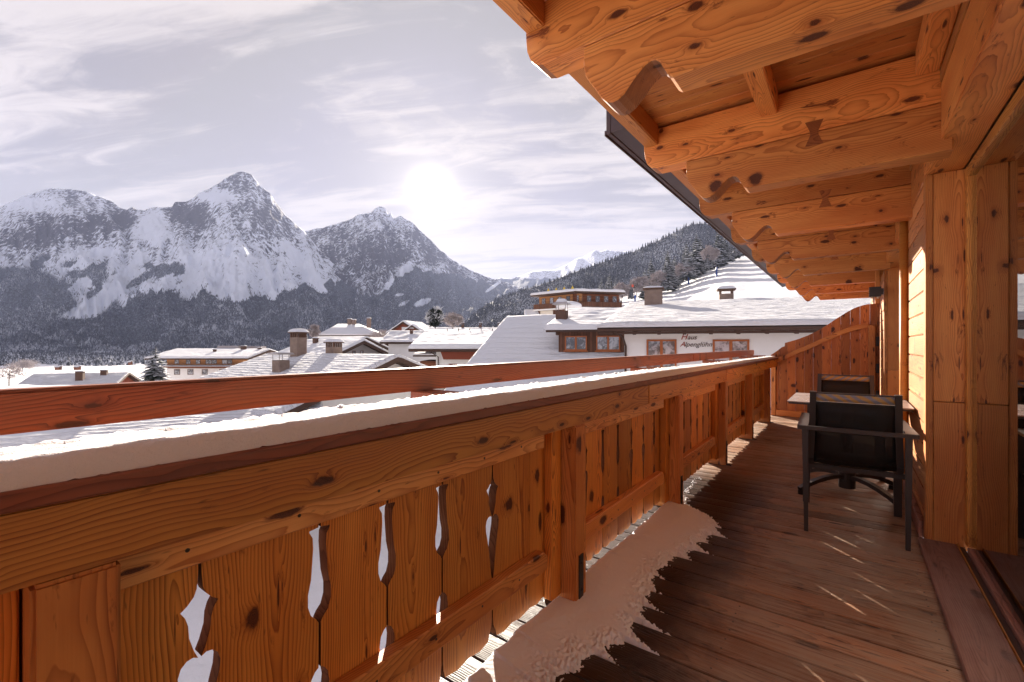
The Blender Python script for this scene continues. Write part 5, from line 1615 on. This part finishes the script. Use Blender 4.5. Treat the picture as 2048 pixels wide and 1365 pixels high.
# left wing runs towards us, right wing away from us
wing2 = Matrix.Translation((Lw1, 0, 0)) @ Matrix.Rotation(math.radians(57), 4, 'Z')
def bx3(name, M_, x0, x1, y0, y1, z0, z1, mat):
    return link(name, box_me(x1 - x0, y1 - y0, z1 - z0), mat, h3, M_ @ Matrix.Translation(((x0 + x1) / 2, (y0 + y1) / 2, (z0 + z1) / 2)))
I4 = Matrix.Identity(4)
for M_, L_, zz_ in ((I4, Lw1, 0.0), (wing2, Lw2, .003)):
    bx3('wall', M_, 0.3, L_ - (0.3 if M_ is I4 else 0), 1.6, 7.4, zm + .2 + zz_, zt3 - .3, SIDO if M_ is I4 else SIDB)
    bx3('wall', M_, 0.3, L_ - 0.3, 1.2, 7.4, zb3 + zz_, zm - .25, SIDV)
    bx3('floor_slab', M_, -.2, L_, 0.2, 7.4, zm - .24 + zz_, zm - .02, WALLWHITE)
    bx3('balcony_rail', M_, -.1, L_ - .05, .25, .33, zm + .05, zm + 1.0, SIDV)
    bx3('balcony_rail', M_, .2, L_ * .45, .75, .83, zb3 + .3, zb3 + 1.3, SIDV)
    o3 = bx3('roof', M_, -.4, L_ + .3, -.3, 8.2, zt3 - .29 + zz_, zt3 - .05 + zz_, BWOOD)
    n_w = 5
    for q in range(n_w):
        xw_ = 1.0 + q * (L_ - 2.4) / (n_w - 1)
        me_ = None
        w_ = window(h3, 'F', 0, 0, .95, 1.35, FRAMED, 0, 1, sill=False)
        w_.matrix_basis = M_ @ Matrix.Translation((xw_, 1.58, zm + .95))
        w_ = window(h3, 'F', 0, 0, .95, 1.3, FRAMED, 0, 1, sill=False)
        w_.matrix_basis = M_ @ Matrix.Translation((xw_, 1.18, zb3 + 1.25))
bx3('wall_panel', I4, 1.0, 4.2, 1.10, 1.19, zb3 + 1.0, zm - .3, WALLCREAM)
bx3('wall_panel', wing2, 4.6, 9.1, 1.10, 1.19, zb3 + .1, zm - .3, WALLCREAM)
for M_, L_, sd in ((I4, Lw1, 60), (wing2, Lw2, 61)):
    s_ = snow_slab(h3, 'roof_snow', L_ + .3, [(-.3, zt3 - .03 + (.004 if sd == 61 else 0)), (8.2, zt3 - .03)], .50, PLAINSNOW, sd, 40, x0=-.4)
    s_.matrix_basis = M_
UMB = plain('yellow_canvas', (0.60, 0.42, 0.04), .7)
for q in range(4):
    M_ = M3 @ Matrix.Translation((2.2 + q * 2.0, 2.2, zt3 + .45))
    u_ = empty('parasol', (0, 0, 0), label='%s of the four small yellow folded parasols on the flat hotel roof' % ('leftmost', 'second from left', 'third from left', 'rightmost')[q], cat='parasol', group='yellow parasols on the hotel roof')
    u_.matrix_basis = M_
    bm = bmesh.new(); tube(bm, [(0, 0, 0), (0, 0, .35)], .03, 6); link('pole', finish(bm, 'p'), BWOOD, u_)
    bm = bmesh.new(); tube(bm, [(0, 0, .30), (0, 0, .5), (0, 0, .95)], [.30, .24, .03], 8); link('canvas', finish(bm, 'p'), UMB, u_)
# small snowy kiosk roofs beside it
H = house('small snow-laden hut right of the brown hotel block', (17.6, 80, 6.2), (1, -.1), 3.4, 1.6, .25, 1.0, snowm=PLAINSNOW, t_=.5, seed=66, wallm=SIDO, ohg=.4, ohe=.3, nx=20, cat='hut')
H = house('tiny white turret house with a peaked snow cap left of the brown hotel block', (2.6, 92, 6.0), (1, 0), 3.0, 1.6, .8, 0, snowm=PLAINSNOW, t_=.35, seed=67, wallm=WALLWHITE, ohg=.4, ohe=.3, nx=20)
# snow covered oriel in front of the hotel block
orl = empty('oriel', (0, 0, 0), label='round-topped snow-capped roof lantern in front of the brown hotel block', cat='lantern')
orl.matrix_basis = frame_world(((1139 - 1024) / F * 60, 60, 0), (1, 0), 0)[0]
bx('body', orl, -.9, .9, 0, 1.6, 2.2, 4.6, SIDB)
bm = bmesh.new(); bmesh.ops.create_uvsphere(bm, u_segments=20, v_segments=10, radius=1.0)
for v in bm.verts:
    v.co.x *= 1.75; v.co.y *= 1.4; v.co.z *= .62
link('snow_cap', finish(bm, 'cap', smooth=True), PLAINSNOW, orl, Matrix.Translation((0, .8, 5.2)))

# =============================================================== TREES
BARK = plain('bark', (0.06, 0.045, 0.038), .9, .1, 0, .3, 8)
NEEDLE = tree_mat('needles', (0.020, 0.028, 0.020), .10, 3.0)
FROST = plain('frosted_twigs', (0.50, 0.44, 0.44), .9, .1, 0, .5, 1.5)
def spruce_meshes(seed, h_=14.0, sparse=1.0):
    r_ = random.Random(seed)
    G, S = bmesh.new(), bmesh.new()
    nt_ = 22
    for k_ in range(nt_):
        f = k_ / (nt_ - 1)
        z_ = h_ * (.07 + .90 * f)
        rad = h_ * .20 * (1 - f) ** .72 + .15
        nb = max(5, int(15 * (1 - f) + 5))
        for q in range(nb):
            if r_.random() > sparse * .93: continue
            a = 2 * math.pi * (q + r_.random()) / nb
            L_ = rad * r_.uniform(.68, 1.15)
            ca_, sa_ = math.cos(a), math.sin(a)
            dr_ = L_ * r_.uniform(.35, .60)
            wv = L_ * r_.uniform(.20, .30) + .10
            def P(u_, side, dz=0.0):
                zz_ = z_ - dr_ * (u_ ** 1.4) + dz
                return (ca_ * L_ * u_ - sa_ * side, sa_ * L_ * u_ + ca_ * side, zz_)
            # drooping branch: a roof shaped blade with ragged edge
            pr = None
            us = (0, .35, .7, 1.0); ws = (.15, 1.0, .75, .05)
            for bmx, dz, kw in ((G, 0, 1.0), (S, .07, .78)):
                if bmx is S and r_.random() < .18: continue
                rows = []
                for u_, w2 in zip(us, ws):
                    ww = wv * w2 * kw * r_.uniform(.7, 1.25)
                    rows.append((bmx.verts.new(P(u_, -ww, -ww * .55 + dz)), bmx.verts.new(P(u_, 0, dz)), bmx.verts.new(P(u_, ww, -ww * .55 + dz))))
                for A_, B_ in zip(rows[:-1], rows[1:]):
                    bmx.faces.new((A_[0], A_[1], B_[1], B_[0])); bmx.faces.new((A_[1], A_[2], B_[2], B_[1]))
    out_ = []
    for bmx in (G, S):
        me = bpy.data.meshes.new('crown'); bmx.to_mesh(me); bmx.free(); out_.append(me)
    T_ = bmesh.new(); tube(T_, [(0, 0, -1), (0, 0, h_ * .5), (0, 0, h_ * .98)], [h_ * .016, h_ * .010, .02], 8)
    out_.append(finish(T_, 'trunk'))
    return out_
SPR = [spruce_meshes(s) for s in (1, 2, 3)]
def spruce(R, D, Zb, h_, label, group=None, v=0, wide=1.0):
    e = empty('spruce_tree', c2w(R, D, Zb), random.uniform(0, 6), label=label, cat='tree', group=group)
    k_ = h_ / 14.0
    e.scale = (k_ * wide, k_ * wide, k_)
    g_, s_, t_ = SPR[v % 3]
    link('crown', g_, NEEDLE, e); link('crown_snow', s_, PLAINSNOW, e); link('trunk', t_, BARK, e)
    return e
def px_tree(px, ytop, ybot, D, label, group=None, v=0, wide=1.0):
    R = (px - 1024) / F * D
    return spruce(R, D, (690 - ybot) / F * D, (ybot - ytop) / F * D, label, group, v, wide)
px_tree(311, 692, 780, 46, 'snow-laden spruce standing in front of the left end of the hotel', v=0, wide=1.9)
edge_t = [(1186, 600, 26), (1203, 598, 44), (1219, 600, 58), (1231, 602, 46), (1262, 590, 24), (1290, 588, 54), (1302, 580, 66), (1314, 577, 40), (1328, 570, 38), (1336, 570, 72), (1349, 563, 52), (1362, 560, 34),
          (1373, 549, 66), (1381, 548, 50), (1393, 541, 76), (1401, 538, 62), (1416, 531, 34), (1428, 527, 40), (1437, 524, 68), (1449, 519, 50), (1460, 514, 34), (1472, 508, 30), (1486, 503, 42)]
LABS = ['small spruce right behind the end of the brown hotel roof', 'snowy spruce at left of the broad tree group by the hotel', 'tallest snowy spruce of the group beside the brown hotel', 'snowy spruce at right of the group beside the brown hotel',
        'low spruce among the frosted trees, right of the hotel', 'dark pointed spruce above the big roof chimney, left one of a pair', 'dark pointed spruce above the big roof chimney, right one of a pair', 'short spruce just right of the pair above the chimney',
        'small spruce at the foot of the tall midway spruce', 'tall broad spruce midway up the slope edge', 'spruce leaning on the right side of the tall midway spruce', 'short spruce in the dip of the slope edge', 'left spruce of the tallest trio on the slope edge',
        'lower spruce inside the tallest trio on the slope edge', 'tallest spruce of all along the slope edge', 'right spruce of the tallest trio on the slope edge', 'small spruce right of the tallest trio', 'second small spruce right of the tallest trio',
        'tall spruce near the roof edge, upper slope', 'medium spruce beside the tall one near the roof edge', 'third spruce from the top of the slope edge', 'second spruce from the top of the slope edge', 'topmost spruce of the slope edge, partly behind the roof edge']
for q, (px_, yb_, hp) in enumerate(edge_t):
    px_tree(px_, yb_ - hp * 1.0, yb_ + 7, 300 + (q % 4) * 18, LABS[q], 'spruces along the edge of the ski slope', q, 1.25)
px_tree(790, 649, 672, 92, 'small spruce standing beside the hip-roofed house', v=1, wide=1.3)
px_tree(737, 650, 668, 112, 'slim snowy spruce right behind the hip roof', v=2, wide=1.5)
px_tree(614, 668, 690, 78, 'small dark spruce right of the tall arched chimney', v=2, wide=1.5)

# rounded pine and frosted bare trees
def twig_tree(R, D, Zb, h_, w_, label, n_, snowy, seed, cat='tree', name='bare_tree'):
    r_ = random.Random(seed)
    e = empty(name, c2w(R, D, Zb), 0, label=label, cat=cat)
    T_ = bmesh.new()
    tube(T_, [(0, 0, -.6), (.05 * h_, 0, h_ * .3), (0, .03 * h_, h_ * .75)], [h_ * .03, h_ * .022, h_ * .006], 7)
    for q in range(9):
        a = q * 2.4; z_ = h_ * (.25 + .05 * q)
        tube(T_, [(0, 0, z_), (math.cos(a) * w_ * .22, math.sin(a) * w_ * .22, z_ + h_ * .14), (math.cos(a) * w_ * .42, math.sin(a) * w_ * .42, z_ + h_ * .2)], [h_ * .012, h_ * .008, h_ * .003], 5)
    link('trunk', finish(T_, 'trunk'), BARK, e)
    def leafmesh(cnt, up, size, clump=10):
        V = []; Fc = []
        cl_ = []
        for _ in range(clump * 4):
            u = r_.uniform(-1, 1); th = r_.uniform(0, 6.28); rr_ = r_.uniform(.35, 1) ** .5
            s1 = math.sqrt(1 - u * u)
            cl_.append((s1 * math.cos(th) * rr_ * w_ / 2 * .85, s1 * math.sin(th) * rr_ * w_ / 2 * .85, h_ * .60 + u * rr_ * h_ * .36))
        for _ in range(cnt):
            c = r_.choice(cl_)
            p = Vector(c) + Vector((r_.gauss(0, 1), r_.gauss(0, 1), r_.gauss(0, .8) + up)) * (w_ * .075)
            d_ = Vector((r_.gauss(0, 1), r_.gauss(0, 1), r_.gauss(.3, .8))).normalized()
            s_ = d_.cross(Vector((r_.random(), r_.random(), r_.random()))).normalized()
            k0 = len(V); L_ = size * r_.uniform(.6, 1.4)
            V += [p - s_ * L_ * .18, p + s_ * L_ * .18, p + d_ * L_]
            Fc.append((k0, k0 + 1, k0 + 2))
        return poly_me(np.array([tuple(v) for v in V]), np.array(Fc))
    if snowy:
        link('crown', leafmesh(n_, 0, .45), NEEDLE, e); link('crown_snow', leafmesh(n_ // 2, .9, .55), PLAINSNOW, e)
    else:
        link('crown', leafmesh(n_, 0, h_ * .09), FROST, e)
twig_tree((870 - 1024) / F * 62, 62, (690 - 660) / F * 62, 2.7, 2.1, 'rounded snow-laden pine rising over the roofs right of the red-brown gables', 4500, True, 5, name='pine_tree')
twig_tree((905 - 1024) / F * 66, 66, (690 - 660) / F * 66, 2.5, 2.9, 'frosted bare tree beside the rounded pine', 5000, False, 6)
twig_tree((760 - 1024) / F * 96, 96, (690 - 685) / F * 96, 2.6, 4.4, 'low frosted bush right of the hip-roofed house', 3500, False, 7, 'bush', 'bush')
twig_tree((628 - 1024) / F * 96, 96, (690 - 682) / F * 96, 3.4, 2.4, 'frosted bare tree left of the hip-roofed house', 3500, False, 8)
twig_tree((45 - 1024) / F * 300, 300, (690 - 742) / F * 300, 6.5, 16, 'wide frosted thicket standing alone in the snowy field at left', 5000, False, 9, 'bush', 'thicket')
twig_tree((18 - 1024) / F * 42, 42, (690 - 770) / F * 42, 1.9, 2.2, 'small leafless shrub showing above the snow roof at the far left', 700, False, 10, 'bush', 'shrub')
for q, px_ in enumerate((1195, 1243, 1272, 1283, 1316, 1366, 1420)):
    twig_tree((px_ - 1024) / F * 300, 300, (690 - interp(SK5, px_) - 10) / F * 300, 12, 11, 'frosted bare tree among the spruces on the slope edge, %s' % ('nearest the hotel block', 'second from the hotel', 'third from the hotel', 'fourth from the hotel', 'midway up', 'below the tallest spruces', 'uppermost')[q], 3000, False, 20 + q)
# hay barns on the field
for q, (px_, py_, w_) in enumerate(((108, 737, 3.0), (146, 737, 3.2), (255, 727, 1.6))):
    D_ = 290
    H = house('%s small wooden hay hut in the snowy field at left' % ('leftmost', 'middle', 'rightmost and tiniest')[q], ((px_ - 1024) / F * D_, D_, (690 - py_) / F * D_ + 1.0), (1, .1), w_, 1.3, .5, (690 - py_) / F * D_ - 1.2, snowm=PLAINSNOW, t_=.35, seed=70 + q, wallm=SIDB, ohg=.2, ohe=.2, nx=12, cat='hut')

# snow guns on the slope
BLUE = plain('blue_plastic', (0.03, 0.07, 0.25), .5)
for q, (px_, py_) in enumerate(((1377, 560), (1411, 567), (1433, 543), (1270, 598))):
    D_ = 300 - q * 8 if q < 3 else 200
    k_ = c2w((px_ - 1024) / F * D_, D_, (690 - py_) / F * D_)
    e = empty('snow_gun', k_, .5 * q, label=('blue snow lance left of the pair low on the ski slope', 'blue snow lance beside another, right of the pair on the slope', 'highest blue snow lance, alone up on the ski slope', 'red-tipped marker lance at the foot of the slope')[q], cat='snow lance', group='snow lances on the ski slope')
    sc_ = 1.0 if q < 3 else .7
    bm = bmesh.new(); tube(bm, [(0, 0, -3), (0, 0, 1.2 * sc_), (.1, 0, 2.5 * sc_)], [.75 * sc_, .7 * sc_, .35 * sc_], 8); link('pad', finish(bm, 'pad'), BLUE, e)
    bm = bmesh.new(); bar(bm, (0, 0, 2.2 * sc_), (-3.2 * sc_, 0, 7.5 * sc_), .18, .18); link('lance_arm', finish(bm, 'arm'), SHEET, e)
    if q == 3:
        bm = bmesh.new(); tube(bm, [(-3.2 * sc_, 0, 7.0 * sc_), (-3.4 * sc_, 0, 8.6 * sc_)], .5, 8); link('nozzle', finish(bm, 'nozzle'), plain('red_plastic', (.45, .06, .03), .5), e)

# =============================================================== HAZE
hz_ = bpy.data.materials.new('haze')
hz_.use_nodes = True
t = NT(hz_.node_tree)
vp = t.n('ShaderNodeVolumePrincipled', {'Color': (0.58, 0.67, 1.0), 'Density': HAZE, 'Anisotropy': 0.0})
oo = t.n('ShaderNodeOutputMaterial')
t.t.links.new(vp.outputs[0], oo.inputs['Volume'])
bm = bmesh.new(); add_box(bm, -15000, 15000, -15000, 15000, -75, 1900)
o = link('haze', finish(bm, 'haze'), hz_); tag(o, kind='stuff', label='thin lavender winter haze filling the valley')
